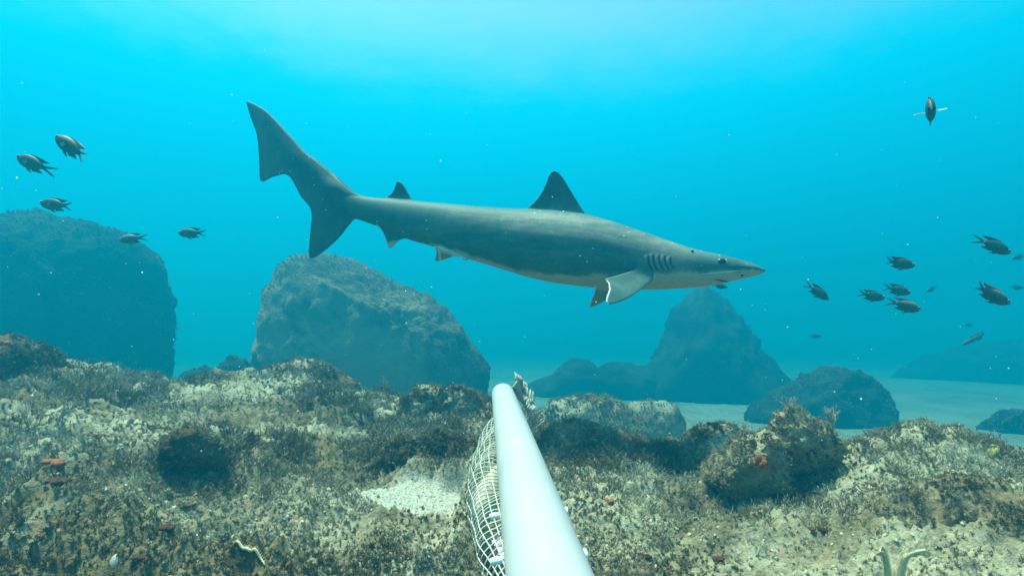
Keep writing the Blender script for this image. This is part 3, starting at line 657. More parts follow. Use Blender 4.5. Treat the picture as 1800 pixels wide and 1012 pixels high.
# gill slits and the jaw crease pressed into the skin
def surf_v(px, py):
    a = np.array(sp(px, py)); k = (np.abs(sv[:, 0] - a[0]) < 0.006) & (np.abs(sv[:, 2] - a[2]) < 0.006)
    return sv[k, 1].min() if k.any() else -0.05
def on_skin(px, py, off=0.0):
    v = -0.06
    for _ in range(6):
        k_ = surf_v_at(sp(px, py, v - bend(0)), ); v = k_
    q = sp(px, py, v); return Vector((q.x, q.y + off, q.z))
def surf_v_at(q):
    k = (np.abs(sv[:, 0] - q.x) < 0.005) & (np.abs(sv[:, 2] - q.z) < 0.005) & (sv[:, 1] < 0.0 + bend(q.x))
    k2 = k & (sv[:, 1] > -0.078) if -0.0 < q.x < 0.42 else k
    kk = k2 if k2.any() else k
    return float(np.median(np.sort(sv[kk, 1])[:6])) - bend(q.x) if kk.any() else -0.05
SL = []
for i, (x0, y0, x1, y1) in enumerate([(1140, 452, 1146, 474), (1149, 450, 1156, 475), (1159, 451, 1166, 474), (1169, 452, 1175, 473), (1179, 455, 1184, 471)]):
    pts = [on_skin(x0 + (x1 - x0) * t - 2.2 * math.sin(t * math.pi), y0 + (y1 - y0) * t) for t in (0, .2, .4, .6, .8, 1)]
    SL.append(pts)
nrm = np.zeros(len(sv) * 3, dtype=np.float32); sm.vertices.foreach_get('normal', nrm); nrm = nrm.reshape(-1, 3)
slit = np.zeros(len(sv))
near = (sv[:, 0] > u0(1120)) & (sv[:, 1] < 0)
for pts in SL:
    d = dist_poly(sv[near], np.array([list(p) for p in pts])); g = np.exp(-(d / 0.0028) ** 2)
    slit[near] = np.maximum(slit[near], g)
sv2 = sv - nrm * (0.004 * slit)[:, None]
for pts in SL:   # the flap behind each slit stands a little proud
    q = np.array([[p.x - 0.007, p.y, p.z] for p in pts]); d = dist_poly(sv[near], q); sv2[near] += nrm[near] * (0.0022 * np.exp(-(d / 0.005) ** 2))[:, None]
sm.vertices.foreach_set('co', sv2.astype(np.float32).ravel())
dark = np.maximum(1 - sstep(u0(590), u0(690), sv[:, 0]), sstep(1.0, 1.25, rel)) * (1 - 0.5 * rim)
attr(sm, 'dark', np.clip(dark, 0, 1)); attr(sm, 'pale', pale); attr(sm, 'tan', tan); attr(sm, 'rim', np.clip(rim, 0, 1)); attr(sm, 'slit', slit)
sm.polygons.foreach_set('use_smooth', np.ones(len(sm.polygons), dtype=bool)); sm.update()

def shark_mat():
    m, n, l, b = new_mat('shark_skin', 0.62, 0.25)
    tc = n.new('ShaderNodeTexCoord').outputs['Object']
    def A(nm):
        a = n.new('ShaderNodeAttribute'); a.attribute_name = nm; return a.outputs['Fac']
    mot = N(n, l, 11, 8, 0.72, tc, 0.5); fin_ = N(n, l, 160, 3, 0.6, tc)
    base = ramp(n, l, mot.outputs[0], [(0.3, (0.018, 0.076, 0.076)), (0.55, (0.034, 0.118, 0.113)), (0.72, (0.068, 0.170, 0.156))]).outputs[0]
    c = mix(n, l, A('tan'), base, (0.215, 0.235, 0.20))
    c = mix(n, l, A('dark'), c, mix(n, l, mrange(n, l, mot.outputs[0], 0.3, 0.7), (0.012, 0.048, 0.050), (0.030, 0.080, 0.078)))
    c = mix(n, l, A('pale'), c, (0.40, 0.37, 0.30))
    c = mix(n, l, A('rim'), c, (0.70, 0.72, 0.70))
    c = mix(n, l, A('slit'), c, (0.03, 0.035, 0.035))
    sp_ = n.new('ShaderNodeTexVoronoi'); sp_.inputs['Scale'].default_value = 40; l.new(tc, sp_.inputs['Vector'])
    spots = mrange(n, l, sp_.outputs['Distance'], 0.07, 0.10, 1, 0)
    gate = N(n, l, 9, 2, 0.5, tc); gm_ = n.new('ShaderNodeMath'); gm_.operation = 'MULTIPLY'
    l.new(spots, gm_.inputs[0]); l.new(mrange(n, l, gate.outputs[0], 0.50, 0.56), gm_.inputs[1])
    c = mix(n, l, gm_.outputs[0], c, (0.55, 0.58, 0.55))
    f2 = ramp(n, l, fin_.outputs[0], [(0.3, (0.82, 0.82, 0.82)), (0.7, (1.12, 1.12, 1.12))])
    c = mix(n, l, 1.0, c, f2.outputs[0], 'MULTIPLY')
    l.new(c, b.inputs['Base Color'])
    bp = n.new('ShaderNodeBump'); bp.inputs['Strength'].default_value = 0.12; bp.inputs['Distance'].default_value = 0.002
    l.new(fin_.outputs[0], bp.inputs['Height']); l.new(bp.outputs[0], b.inputs['Normal'])
    return m
shark = link('shark', sm, shark_mat()); shark.location = sh_c; shark.rotation_euler = (0, 0, SH_YAW)
tag(shark, 'large slender grey shark with pale belly swimming right above the reef', 'shark')
for pts in SL:
    m_ = MB(); m_.tube([p + Vector((0, 0.004, 0)) for p in pts], [.0004, .0011, .0014, .0014, .0011, .0004], 6); m_.build('gill_slit', M_slit, shark)
ep = on_skin(1269, 460)
m_ = MB(); m_.ball((ep.x, ep.y + 0.005, ep.z), 0.0125, 16, 12, (1.1, .72, .88)); eye = m_.build('eye', M_black, shark)
m_ = MB(); m_.tube([(ep.x + 0.0138 * math.cos(t), ep.y + 0.0015 + 0.003 * (1 - math.sin(t)) * 0.3, ep.z + 0.0112 * math.sin(t)) for t in np.linspace(-2.6, 0.75, 14)], [.0005] + [.0016] * 12 + [.0005], 6); m_.build('eyelid', M_rim, eye)
m_ = MB(); pts = [on_skin(x, y, 0.0005) for x, y in ((1256, 491), (1263, 492), (1270, 494), (1277, 495), (1284, 493.5))]; m_.tube(pts, [.0006, .0017, .002, .0016, .0006], 6); m_.build('mouth', M_slit, shark)
m_ = MB(); q = on_skin(1305, 484, 0.001); m_.ball(q, 0.0035, 8, 6, (1.3, .5, .7)); m_.build('nostril', M_slit, shark)
m_ = MB(); pts = [on_skin(x, y, 0.0002) for x, y in ((1232, 481.5), (1250, 480.5), (1268, 479), (1286, 477), (1302, 475.5))]; m_.tube(pts, [.0005, .0013, .0013, .0013, .0005], 6); m_.build('lip_line', M_rim, shark)
m_ = MB(); q = on_skin(1217, 441, 0.001); m_.ball(q, 0.004, 8, 6, (1.2, .6, .6)); m_.build('spiracle', M_slit, shark)

# ------------------------------------------------------------------ fish
def fish_mat(name, body, back):
    m, n, l, b = new_mat(name, 0.55, 0.3)
    tc = n.new('ShaderNodeTexCoord').outputs['Object']
    se = n.new('ShaderNodeSeparateXYZ'); l.new(tc, se.inputs[0])
    sc = n.new('ShaderNodeTexVoronoi'); sc.inputs['Scale'].default_value = 260; l.new(tc, sc.inputs['Vector'])
    c = ramp(n, l, sc.outputs['Distance'], [(0.1, tuple(v * 1.35 for v in body)), (0.6, tuple(v * 0.7 for v in body))]).outputs[0]
    ns = N(n, l, 40, 3, 0.6, tc)
    ad = n.new('ShaderNodeMath'); ad.operation = 'MULTIPLY_ADD'; l.new(ns.outputs[0], ad.inputs[0]); ad.inputs[1].default_value = 0.012; l.new(se.outputs['Z'], ad.inputs[2])
    c = mix(n, l, mrange(n, l, ad.outputs[0], 0.010, 0.024, 0, 0.85), c, back)
    l.new(c, b.inputs['Base Color']); return m
M_fish = fish_mat('damselfish_scales', (0.030, 0.052, 0.044), (0.030, 0.05, 0.042))
M_fisht = fish_mat('damselfish_scales_tan', (0.035, 0.052, 0.043), (0.20, 0.14, 0.095))
def fish_mesh(name, L=0.11, deep=1.0, fork=1.0, slim=False):
    m = MB(); st = []
    prof = [(0, .003, .003), (.03, .030, .022), (.10, .090, .05), (.2, .145, .072), (.32, .175, .08), (.45, .172, .072), (.56, .14, .055), (.66, .095, .036), (.73, .062, .022), (.78, .050, .014)]
    if slim: prof = [(0, .003, .003), (.05, .025, .02), (.15, .055, .04), (.3, .075, .05), (.5, .075, .05), (.65, .058, .035), (.78, .035, .018)]
    rings = []
    for (x, h, w) in prof:
        rings.append([(L * (0.5 - x), L * w * math.cos(2 * math.pi * k / 14), L * deep * (h * math.sin(2 * math.pi * k / 14) + (0.012 if not slim else 0))) for k in range(14)])
    m.loft(rings)
    def plate(pts, t=0.0007):
        b = len(m.v); n = len(pts)
        for (x, z) in pts: m.v.append((L * (0.5 - x), -t, L * z))
        for (x, z) in pts: m.v.append((L * (0.5 - x), t, L * z))
        m.f.append(tuple(b + i for i in range(n))); m.f.append(tuple(b + n + i for i in reversed(range(n))))
        for i in range(n): j = (i + 1) % n; m.f.append((b + i, b + n + i, b + n + j, b + j))
    if slim:
        plate([(.75, .034), (.86, .06), (.98, .07), (.95, 0), (.98, -.07), (.86, -.06), (.75, -.034)])
        plate([(.28, .06), (.4, .12), (.7, .10), (.72, .04)]); plate([(.5, -.05), (.55, -.11), (.72, -.09), (.73, -.03)])
    else:
        plate([(.74, .055), (.83, .075), (1.0, .125), (1.03, .115), (.90, .045), (.83, .010), (.76, 0)])      # upper tail lobe
        plate([(.74, -.03), (.83, -.055), (1.0, -.125), (1.03, -.115), (.90, -.035), (.83, -.002), (.76, .004)])
        plate([(.26, .17), (.34, .205), (.5, .21), (.66, .20), (.80, .175), (.84, .165), (.78, .13), (.68, .09), (.5, .14)])   # dorsal
        plate([(.5, -.14), (.56, -.18), (.66, -.165), (.80, -.15), (.76, -.115), (.66, -.07)])                                # anal
        plate([(.36, -.15), (.42, -.20), (.56, -.235), (.50, -.18), (.46, -.15)])                                             # pelvic
    me = bpy.data.meshes.new(name); me.from_pydata(m.v, [], m.f); me.update()
    bm = bmesh.new(); bm.from_mesh(me); bmesh.ops.recalc_face_normals(bm, faces=bm.faces); bm.to_mesh(me); bm.free()
    for p in me.polygons: p.use_smooth = len(p.vertices) == 4 and p.area > 1e-6
    return me
def small(fn):
    m = MB(); fn(m); me = bpy.data.meshes.new('fin'); me.from_pydata(m.v, [], m.f); me.update(); return me
DM, DMT = fish_mesh('damselfish'), fish_mesh('damselfish_tan'); SLIMM = fish_mesh('slender_fish', 0.30, slim=True)
DM.materials.append(M_fish); DMT.materials.append(M_fisht); SLIMM.materials.append(M_fish)
_variants = {}
def bent(me, k):
    if (me.name, k) in _variants: return _variants[(me.name, k)]
    m2 = me.copy()
    for v in m2.vertices:
        x = v.co.x + 0.01
        if x < 0: v.co.y += k * x * x * 6.0
    _variants[(me.name, k)] = m2; return m2
_turn = [0]
eyem = small(lambda m: m.ball((0, 0, 0), 0.0042, 10, 8, (1, .5, 1))); eyem.name = 'eye'; eyem.materials.append(M_black)
ringm = small(lambda m: m.tube([(0.0046 * math.cos(t), 0, 0.0046 * math.sin(t)) for t in np.linspace(0, 2 * math.pi, 13)], 0.0006, 4, False)); ringm.name = 'eye_ring'; ringm.materials.append(M_rim)
def _pf(m):
    pts = [(0, 0), (-.010, .006), (-.024, .002), (-.022, -.006), (-.008, -.006)]
    for sgn in (-1, 1): m.v += [(x, sgn * 0.0004, z) for x, z in pts]
    m.f += [tuple(range(5)), tuple(range(9, 4, -1))] + [(i, 5 + i, 5 + (i + 1) % 5, (i + 1) % 5) for i in range(5)]
pfm = small(_pf); pfm.name = 'pectoral_fin'; pfm.materials.append(M_rim)
pfd = pfm.copy(); pfd.materials.clear(); pfd.materials.append(M_fish)
def place_fish(head, tail, label, me=DM, L=0.11, cat='fish', group='damselfish swimming in midwater', eyes=True, depth=None, turn=0.0, name='damselfish', roll=0.0):
    h, t = Vector(head), Vector(tail); ln = (h - t).length
    c = (h + t) / 2
    Yd = depth if depth else L * 1.03 * F / ln * math.cos(turn)
    p = at(c.x, c.y, Yd); v = h - t
    _turn[0] += 1; me = bent(me, (0, 0.9, -1.1, 0.5, -0.6)[_turn[0] % 5])
    o = bpy.data.objects.new(name, me); COL.objects.link(o)
    X_ = Vector((v.x, 0, -v.y)).normalized()
    if turn: X_ = (X_ * math.cos(turn) + (cam.location - p).normalized() * math.sin(turn)).normalized()
    Zr = Vector((0, 0, 1)); Y_ = Zr.cross(X_).normalized(); Z_ = X_.cross(Y_).normalized()
    Mx = Matrix((X_, Y_, Z_)).transposed().to_4x4()
    if roll: Mx = Mx @ Matrix.Rotation(roll, 4, 'X')
    s = Yd * ln / F / (L * 1.03) / max(0.2, math.cos(turn)) if depth else 1.0
    o.matrix_world = Matrix.Translation(p) @ Mx @ Matrix.Diagonal((s, s, s, 1))
    tag(o, label, cat, group)
    if eyes:
        for sg in (-1, 1):
            e = bpy.data.objects.new('eye', eyem); COL.objects.link(e); e.parent = o; e.location = (L * 0.405, sg * L * 0.042, L * 0.035)
            r_ = bpy.data.objects.new('eye_ring', ringm); COL.objects.link(r_); r_.parent = e; r_.location = (0, sg * 0.0012, 0)
            f_ = bpy.data.objects.new('pectoral_fin', pfd); COL.objects.link(f_); f_.parent = o; f_.location = (L * 0.22, sg * L * 0.078, -L * 0.02); f_.rotation_euler = (0, 0, sg * -0.35)
    return o
place_fish((92, 238), (158, 282), 'tan backed damselfish with long tail streamers, the upper one at top left', DMT)
place_fish((25, 275), (93, 302), 'greenish damselfish nearest the left edge, tail pointing down right')
place_fish((67, 357), (129, 364), 'level dark damselfish hovering just over the left boulder')
place_fish((207, 423), (257, 417), 'mottled damselfish crossing the upper right edge of the left boulder', DMT)
place_fish((311, 410), (362, 410), 'single damselfish in open water between left boulder and shark tail')
place_fish((1777, 447), (1716, 418), 'upper damselfish near the right edge, diving with tail raised')
place_fish((1610, 468), (1553, 458), 'damselfish highest of the cluster in front of the shark, swimming right')
place_fish((1457, 528), (1417, 498), 'steeply diving damselfish closest to the shark\'s snout')
place_fish((1557, 525), (1507, 515), 'level damselfish left of the pair swimming close together')
place_fish((1602, 516), (1553, 504), 'damselfish just above the tan backed one in the right cluster')
place_fish((1619, 546), (1562, 529), 'tan backed damselfish lowest in the right cluster', DMT)
place_fish((1775, 536), (1711, 500), 'large dark damselfish near the right edge with a tan patch, heading down right', DMT)
o = place_fish((1638, 195), (1630, 194), 'lone damselfish seen head on high in the upper right water', depth=1.02, turn=R(84), eyes=False)
o.scale = (0.9, 1.0, 1.22)
for sg in (-1, 1):
    e = bpy.data.objects.new('eye', eyem); COL.objects.link(e); e.parent = o; e.location = (.0445, sg * .0045, .004)
    f_ = bpy.data.objects.new('pectoral_fin', pfm); COL.objects.link(f_); f_.parent = o; f_.location = (.02, sg * .008, -.002); f_.rotation_euler = (0.9, 0, sg * -1.35); f_.scale = (0.8, 1, 0.22)
FAR = 'far off fish faded by the water'
place_fish((1778, 455), (1803, 449), 'faded fish at the right edge beside the upper diving damselfish', DM, 0.11, 'fish', FAR, False, 3.6, name='distant_fish')
place_fish((1627, 513), (1647, 504), 'tiny faded fish tilted upwards right of the cluster', DM, 0.11, 'fish', FAR, False, 4.2, name='distant_fish')
place_fish((1444, 590), (1424, 591), 'tiny faded fish low over the conical boulder\'s right slope', DM, 0.11, 'fish', FAR, False, 4.4, name='distant_fish')
place_fish((1695, 571), (1711, 570), 'tiny faded fish just above the slender fish', DM, 0.11, 'fish', FAR, False, 4.6, name='distant_fish')
place_fish((1800, 506), (1776, 505), 'faded fish streak at the right edge beside the large dark damselfish', DM, 0.11, 'fish', FAR, False, 4.2, name='distant_fish')
place_fish((1687, 607), (1743, 582), 'long slender fish sloping down left in the right haze', SLIMM, 0.30, 'fish', None, False, 3.6, name='slender_fish')
place_fish((1279, 505), (1252, 500), 'dark fish half hidden below the shark\'s mouth', DM, 0.11, 'fish', None, False, 2.2)
place_fish((183, 628), (175, 648), 'small dark fish against the lower face of the left boulder', DM, 0.11, 'fish', None, False, 2.6)

# ------------------------------------------------------------------ pole, net bag and bait
PA, PB = at(884, 693, 1.12), at(963.5, 1012, 0.305)
pdir = (PB - PA).normalized()
PEND = PA + pdir * 1.35
side = pdir.cross(Vector((0, 0, 1))).normalized(); pup = side.cross(pdir).normalized()
if side.x > 0: side = -side                  # 'side' points to the picture's left
if pup.z < 0: pup = -pup
PR = 0.0242
def ringp(c, r, n=40): return [c + (side * math.cos(2 * math.pi * k / n) + pup * math.sin(2 * math.pi * k / n)) * r for k in range(n)]
mb = MB()
rg_ = [ringp(PA, PR * 0.80), ringp(PA - pdir * 0.0, PR * 0.93), ringp(PA + pdir * 0.0015, PR * 0.98), ringp(PA + pdir * 0.004, PR)]
for t in np.linspace(0.02, 1.35, 30): rg_.append(ringp(PA + pdir * t, PR))
# hollow end: inner wall
inner = [ringp(PA + pdir * 0.10, PR * 0.78), ringp(PA + pdir * 0.01, PR * 0.79)]
mb.loft(inner + rg_)
pole = mb.build('bait_pole', M_pipe)
tag(pole, 'white plastic pole reaching forward from below the camera', 'pole')

def net_strings(S, nu, nv, rad, close_v=False, sub=2, seed=1):
    """strings of a netting surface S(u, v): nu meshes along, nv meshes around"""
    m = MB()
    for j in range(nv + (0 if close_v else 1)):
        v = j / nv; m.tube([S(i / (nu * sub), v) for i in range(nu * sub + 1)], rad, 4)
    for i in range(nu + 1):
        u = i / nu; k = nv * sub
        m.tube([S(u, j / k) for j in range(k + 1)], rad, 4)
    return m
def bagS(u, v):
    # u from the far knot to the near end, v round the bag; it hangs from the pole's underside
    along = 0.22 + 0.56 * u
    c = PA + pdir * along
    g = math.sin(math.pi * min(1, max(0, 0.04 + 0.93 * u ** 0.85)))
    rr_ = 0.009 + 0.029 * g ** 0.8
    drop_ = 0.020 + 0.034 * g
    c = c + side * (0.013 + 0.009 * g) - pup * drop_
    th = 2 * math.pi * v
    wob_ = 1 + 0.10 * math.sin(3 * th + 9 * u) + 0.06 * math.sin(23 * u + 2 * th) + 0.03 * math.sin(51 * u + 5 * th)
    return c + (side * math.cos(th) * 0.92 + pup * math.sin(th) * 1.05) * rr_ * wob_
bag = empty('bait_bag', PA + pdir * 0.45 - pup * 0.10 + side * 0.03)
tag(bag, 'white net bait bag hanging along the left of the pole', 'net bag')
inv = Matrix.Translation(bag.location).inverted()
def child(mb_, name, mat, parent, smooth=True):
    o = mb_.build(name, mat, None, smooth)
    base = parent
    off = Vector((0, 0, 0)); q = base
    while q: off += q.location; q = q.parent
    o.data.transform(Matrix.Translation(-off)); o.parent = parent
    return o
child(net_strings(bagS, 50, 24, 0.00066, True), 'netting', M_net, bag)
for al in (0.72, 0.795):
    m_ = MB(); c = PA + pdir * al
    g_ = 0.0 if al < 0.3 else 0.010
    ring_ = [PA + pdir * al + (side * math.cos(t) + pup * math.sin(t)) * (PR + 0.0016) for t in np.linspace(2.95 - 6.2832 + 6.2832, 5.9, 24)]
    for w_ in (-0.0016, 0, 0.0016): m_.tube([p + pdir * w_ for p in ring_], 0.0012, 5)
    tail_ = PA + pdir * al + side * (PR + 0.002)
    if al > 0.3: m_.tube([tail_ - side * 0.001, tail_ + side * 0.003, tail_ + side * 0.006 - pup * 0.001], 0.0024, 6)
    child(m_, 'cable_tie', M_tie, bag)
# raw end of the net standing up at the tip
E0, E1 = at(903, 690, 1.11), at(948, 752, 1.10); T0, T1 = at(909, 668, 1.12), at(958, 738, 1.12)
def flapS(u, v):
    a = E0.lerp(E1, u); b = T0.lerp(T1, u); p = a.lerp(b, v)
    return p + Vector((0, 0.012 * math.sin(u * 7) + 0.006 * math.sin(v * 5), 0.002 * math.sin(u * 19))) - Vector((0.016 * (1 - v), 0, 0.012 * (1 - v)))
fm = net_strings(flapS, 13, 4, 0.0011)
for k in range(9):
    u = 0.02 + k / 9 * 0.62; p = flapS(u, 1.0)
    for j in range(3):
        a_ = p + Vector((random.uniform(-.004, .004), random.uniform(-.004, .004), 0)); fm.tube([a_, a_ + Vector((random.uniform(-.003, .003), 0, 0.007)), a_ + Vector((random.uniform(-.006, .004), 0, random.uniform(.013, .024)))], [.0036, .003, .001], 5)
child(fm, 'net_edge', M_net, bag)
def fold(u, t):
    return flapS(u * 0.62, 0.55 + 0.45 * t)
fm = MB()
for k in range(26):
    u = k / 25; fm.tube([fold(u, 0) + Vector((0, -.003, 0)), fold(u, .5) + Vector((random.uniform(-.003, .003), -.007, 0)), fold(u, 1) + Vector((0, -.003, 0))], [.0024, .003, .002], 5)
child(fm, 'bunched_net', M_net, bag)

def bait_chunk(name, c, ax, L, h, mat, label, dark=None):
    m = MB(); ax = ax.normalized(); b_ = ax.cross(Vector((0, 0, 1))).normalized(); u_ = b_.cross(ax)
    rings = []
    for i in range(9):
        t = i / 8; rr_ = h * (math.sin(math.pi * (0.12 + 0.80 * t)) ** 0.6) * (1 + 0.12 * math.sin(9 * t + L * 90))
        rings.append([c + ax * (t - .5) * L + (b_ * math.cos(2 * math.pi * k / 12) * 0.6 + u_ * math.sin(2 * math.pi * k / 12)) * rr_ * (1 + 0.08 * math.sin(3 * k)) for k in range(12)])
    m.loft(rings); o = m.build(name, mat); tag(o, label, 'bait', 'bait in the net bag')
    return o, c, ax, u_, b_
cc = PA + pdir * 0.46 + side * 0.030 - pup * 0.064
bait_chunk('bait_chunk', cc, pdir + side * 0.2, 0.15, 0.025, M_bait, 'yellowish chunk of bait in the upper half of the net bag')
cc = PA + pdir * 0.735 + side * 0.026 - pup * 0.032
o, c, ax, u_, b_ = bait_chunk('bait_fish', cc, pdir * 0.9 - side * 0.25, 0.075, 0.0125, M_baitdark, 'dark backed silver bait fish in the lower half of the net bag')
m_ = MB()
for k in range(5):
    q = c + u_ * 0.011 - side * 0.002 + ax * (-0.02 + 0.007 * k)
    m_.tube([q + side * 0.004 - pup * 0.003, q - pup * 0.001, q - side * 0.010], [.0015, .003, .002], 6)
m_.build('silver_belly', M_baitsilver, o)

# ------------------------------------------------------------------ small life on the reef floor
def lump(name, p, r, mat, label, cat, seed, sc=(1, 1, .7), group=None, n=5):
    rg = random.Random(seed); m = MB()
    for k in range(n):
        q = (p.x + rg.uniform(-1, 1) * r * 0.8 * sc[0], p.y + rg.uniform(-1, 1) * r * 0.5, p.z + rg.uniform(0, .7) * r * sc[2])
        m.ball(q, r * rg.uniform(.35, .7), 9, 7, (sc[0], sc[1], sc[2]))
    v = np.array(m.v); d = vnoise(v[:, 0] * 160, v[:, 1] * 160, v[:, 2] * 160, seed) * r * 0.22
    c = np.array(p); dv = v - c; v = v + dv / np.maximum(np.linalg.norm(dv, axis=1), 1e-6)[:, None] * d[:, None]
    m.v = [tuple(x) for x in v]
    return tag(m.build(name, mat), label, cat, group)
lump('orange_sponge', drop(100, 818), 0.017, M_orange, 'flat orange sponge on the open reef floor at left', 'sponge', 1, (1.3, .8, .5))
lump('orange_sponge', at(4, 606, 1.36), 0.016, M_orange, 'orange sponge on top of the shaggy mound at the left edge', 'sponge', 2)
lump('orange_sponge', at(1337, 815, 1.11), 0.015, M_orange, 'rust orange sponge on the sloping rock under the jagged block', 'sponge', 3, (1, .6, 1))
lump('orange_sponge', drop(1071, 883), 0.010, M_orange, 'small orange sponge on the floor right of the pole', 'sponge', 4)
lump('yellow_sponge', at(1750, 800, 1.17), 0.016, M_yellow, 'yellow green sponge on the broad mound at the right edge', 'sponge', 5, (.9, .7, 1.2))
lump('yellow_sponge', at(1490, 795, 1.20), 0.014, M_yellow, 'olive yellow sponge at the right tip of the jagged block', 'sponge', 6, (.7, .7, 1.2))
RA = 'dark red algae lumps on the reef floor'
for i, (x, y, r, lb) in enumerate([(100, 850, .014, 'dark red algae lump just below the flat orange sponge'), (300, 938, .014, 'dark red algae lump in the middle of the lower left floor'), (250, 982, .011, 'brown red algae lump at the bottom left, above the white shell'),
                                   (330, 900, .008, 'smallest dark red algae lump on the left floor'), (170, 770, .016, 'dark algae lump behind the orange sponge at left'), (1130, 980, .012, 'dark red algae lump at the bottom right of the pole'),
                                   (1255, 985, .012, 'dark red algae lump at bottom between pole and corner ledge'), (1440, 935, .012, 'dark red algae lump at the left end of the corner ledge')]):
    lump('red_algae', drop(x, y), r, M_red, lb, 'algae', 20 + i, (1.1, .9, .45), RA)
# shell
p = drop(200, 998); m_ = MB(); rings = []
for i in range(8):
    t = i / 7; rr_ = 0.008 * math.sin(math.pi * (0.08 + 0.88 * t)) ** 0.7
    rings.append([p + Vector((rr_ * math.cos(2 * math.pi * k / 14), rr_ * 0.45 * math.sin(2 * math.pi * k / 14) + 0.004 * t, 0.001 + (t - 0.40) * 0.020)) for k in range(14)])
m_.loft(rings); tag(m_.build('seashell', M_shell), 'white oval shell standing in the turf at the bottom left', 'shell')
# bristle worm
m_ = MB(); pts = []
for i in range(24):
    t = i / 23; q = drop(410 + 55 * t, 962 + 38 * t + 5 * math.sin(t * 6)); pts.append(q + Vector((0, 0, 0.005)))
for _ in range(3): pts = [pts[0]] + [(pts[i - 1] + pts[i] * 2 + pts[i + 1]) / 4 for i in range(1, len(pts) - 1)] + [pts[-1]]
m_.tube(pts, [0.0008 + 0.0015 * math.sin(math.pi * (0.1 + 0.85 * i / 23)) * (1 + 0.15 * (i % 2)) for i in range(24)], 7)
worm = tag(m_.build('bristle_worm', M_cream), 'cream bristle worm crawling over turf at the lower left', 'worm')
m_ = MB()
for i in range(1, 23):
    for sg in (-1, 1): m_.tube([pts[i], pts[i] + Vector((0.002 * sg, 0.004 * sg, 0.0035))], [.0005, .0002], 3)
m_.build('bristles', M_cream, worm)['kind'] = 'stuff'
# feather star arms in the corner
fs = empty('feather_star', at(1570, 1030, 0.70)); tag(fs, 'cream feather star raising two banded arms from the bottom right recess', 'feather star')
for arm in ([(1562, 1030), (1560, 1000), (1556, 975), (1549, 968)], [(1580, 1030), (1584, 1000), (1590, 978), (1606, 969), (1628, 966)]):
    P3 = [at(x, y, 0.70 - 0.004 * i) for i, (x, y) in enumerate(arm)]; pts = []
    for i in range(len(P3) - 1):
        for t in np.linspace(0, 1, 9, endpoint=False): pts.append(P3[i].lerp(P3[i + 1], t))
    pts.append(P3[-1])
    for _ in range(6): pts = [pts[0]] + [(pts[i - 1] + pts[i] * 2 + pts[i + 1]) / 4 for i in range(1, len(pts) - 1)] + [pts[-1]]
    m_ = MB(); nn = len(pts); m_.tube(pts, [0.0046 * (1 - 0.55 * i / nn) * (1.22 if i % 2 else 0.85) for i in range(nn)], 8)
    a_ = child(m_, 'arm', M_cream, fs)
    m_ = MB()
    for i in range(1, nn):
        for sg in (-1, 1):
            d_ = (pts[i] - pts[i - 1]).normalized(); s_ = d_.cross(Vector((0, 1, 0))).normalized() * sg
            m_.tube([pts[i], pts[i] + s_ * 0.0045 + d_ * 0.003, pts[i] + s_ * 0.008 + d_ * 0.007], [.0006, .0005, .0002], 3)
    q = child(m_, 'pinnules', M_cream, a_); q['kind'] = 'stuff'
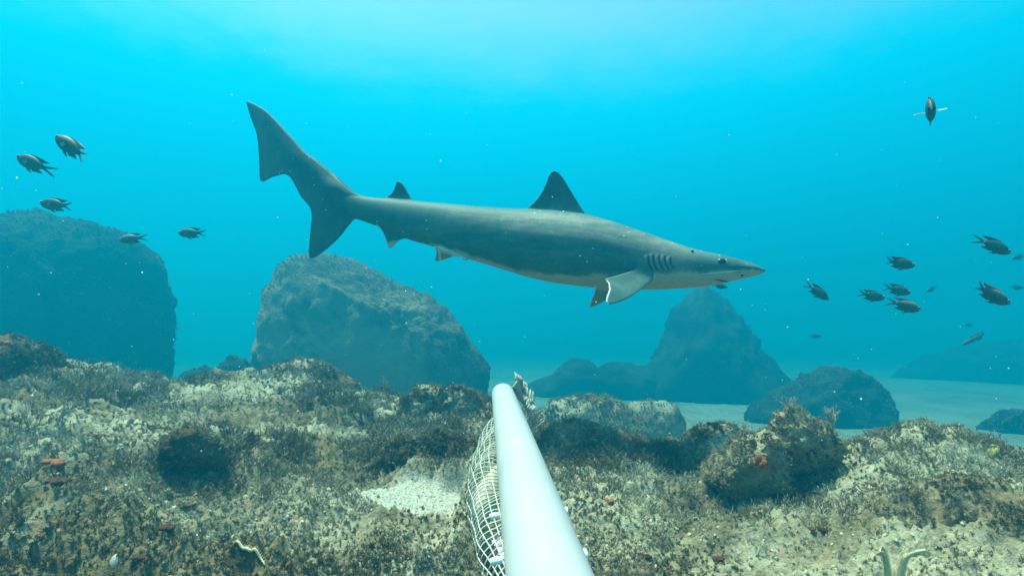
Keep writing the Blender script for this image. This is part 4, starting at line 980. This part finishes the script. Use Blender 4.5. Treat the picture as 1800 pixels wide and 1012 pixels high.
# single pale seaweeds standing out of the turf
SW = 'pale branching seaweeds on the ledge'
def seaweed(px, py, h, label, Yd=None, seed=0):
    p = at(px, py, Yd) if Yd else drop(px, py); rg = random.Random(seed); m = MB()
    def br(q, d, ln, r, lv):
        pts = [q]
        for _ in range(4):
            d = (d + Vector((rg.uniform(-.25, .25), rg.uniform(-.25, .25), rg.uniform(0, .15)))).normalized(); pts.append(pts[-1] + d * ln / 4)
        m.tube(pts, [r, r * .9, r * .75, r * .6, r * .35], 4)
        if lv:
            for k in range(5):
                e = (d + Vector((rg.uniform(-1, 1), rg.uniform(-1, 1), rg.uniform(-.1, .6)))).normalized(); br(pts[rg.choice((1, 2, 3, 3, 4))], e, ln * rg.uniform(.35, .6), r * .6, lv - 1)
    for k in range(5): br(p + Vector((rg.uniform(-.006, .006), rg.uniform(-.006, .006), -0.004)), Vector((rg.uniform(-.5, .5), rg.uniform(-.5, .5), 1)).normalized(), h * rg.uniform(.6, 1), 0.0013, 2)
    return tag(m.build('seaweed', M_hydroid), label, 'seaweed', SW)
for i, a in enumerate([(52, 758, .055, 'pale feathery seaweed at the foot of the left edge mound'), (103, 752, .055, 'pale bushy seaweed right of the one under the left mound'), (738, 690, .060, 'tall thin seaweed on the skyline left of the pole'),
                       (800, 697, .055, 'seaweed on the skyline closest to the pole tip'), (678, 686, .045, 'short seaweed on the skyline in front of the tan boulder\'s right half'), (715, 800, .040, 'seaweed above the white sand pocket', ),
                       (420, 790, .040, 'seaweed standing right of the black fronted round rock'), (560, 742, .045, 'seaweed on the slope below the rounded skyline crest')]):
    seaweed(*a, seed=40 + i)
seaweed(1388, 724, .034, 'tuft of seaweed on the top of the jagged block', 1.22, 60)
seaweed(1459, 748, .045, 'thin upright seaweed on the right shoulder of the jagged block', 1.22, 61)
seaweed(1620, 752, .030, 'seaweed on top of the broad mound at the right edge', 1.31, 62)

# ------------------------------------------------------------------ drifting particles
m_ = MB()
rgp = random.Random(5)
for k in range(230):
    y = 0.35 * (5.0 / 0.35) ** rgp.random(); px, py = rgp.uniform(-60, 1860), 760 * rgp.random() ** 0.6 + 40
    p = at(px, py, y)
    if p.z < float(ground_z(np.array([p.x]), np.array([p.y]))[0]) + 0.01 and y < 4: continue
    if p.z < 0.5: continue
    r_ = rgp.uniform(0.0003, 0.0008) * (0.5 + 0.5 * y) * (1.8 if rgp.random() < 0.08 else 1)
    m_.ball(p, r_, 5, 4, (rgp.uniform(.7, 1.5), 1, rgp.uniform(.7, 1.3)))
snow = m_.build('marine_snow', M_snow); tag(snow, 'white specks drifting all through the water', 'particles', None, 'stuff')
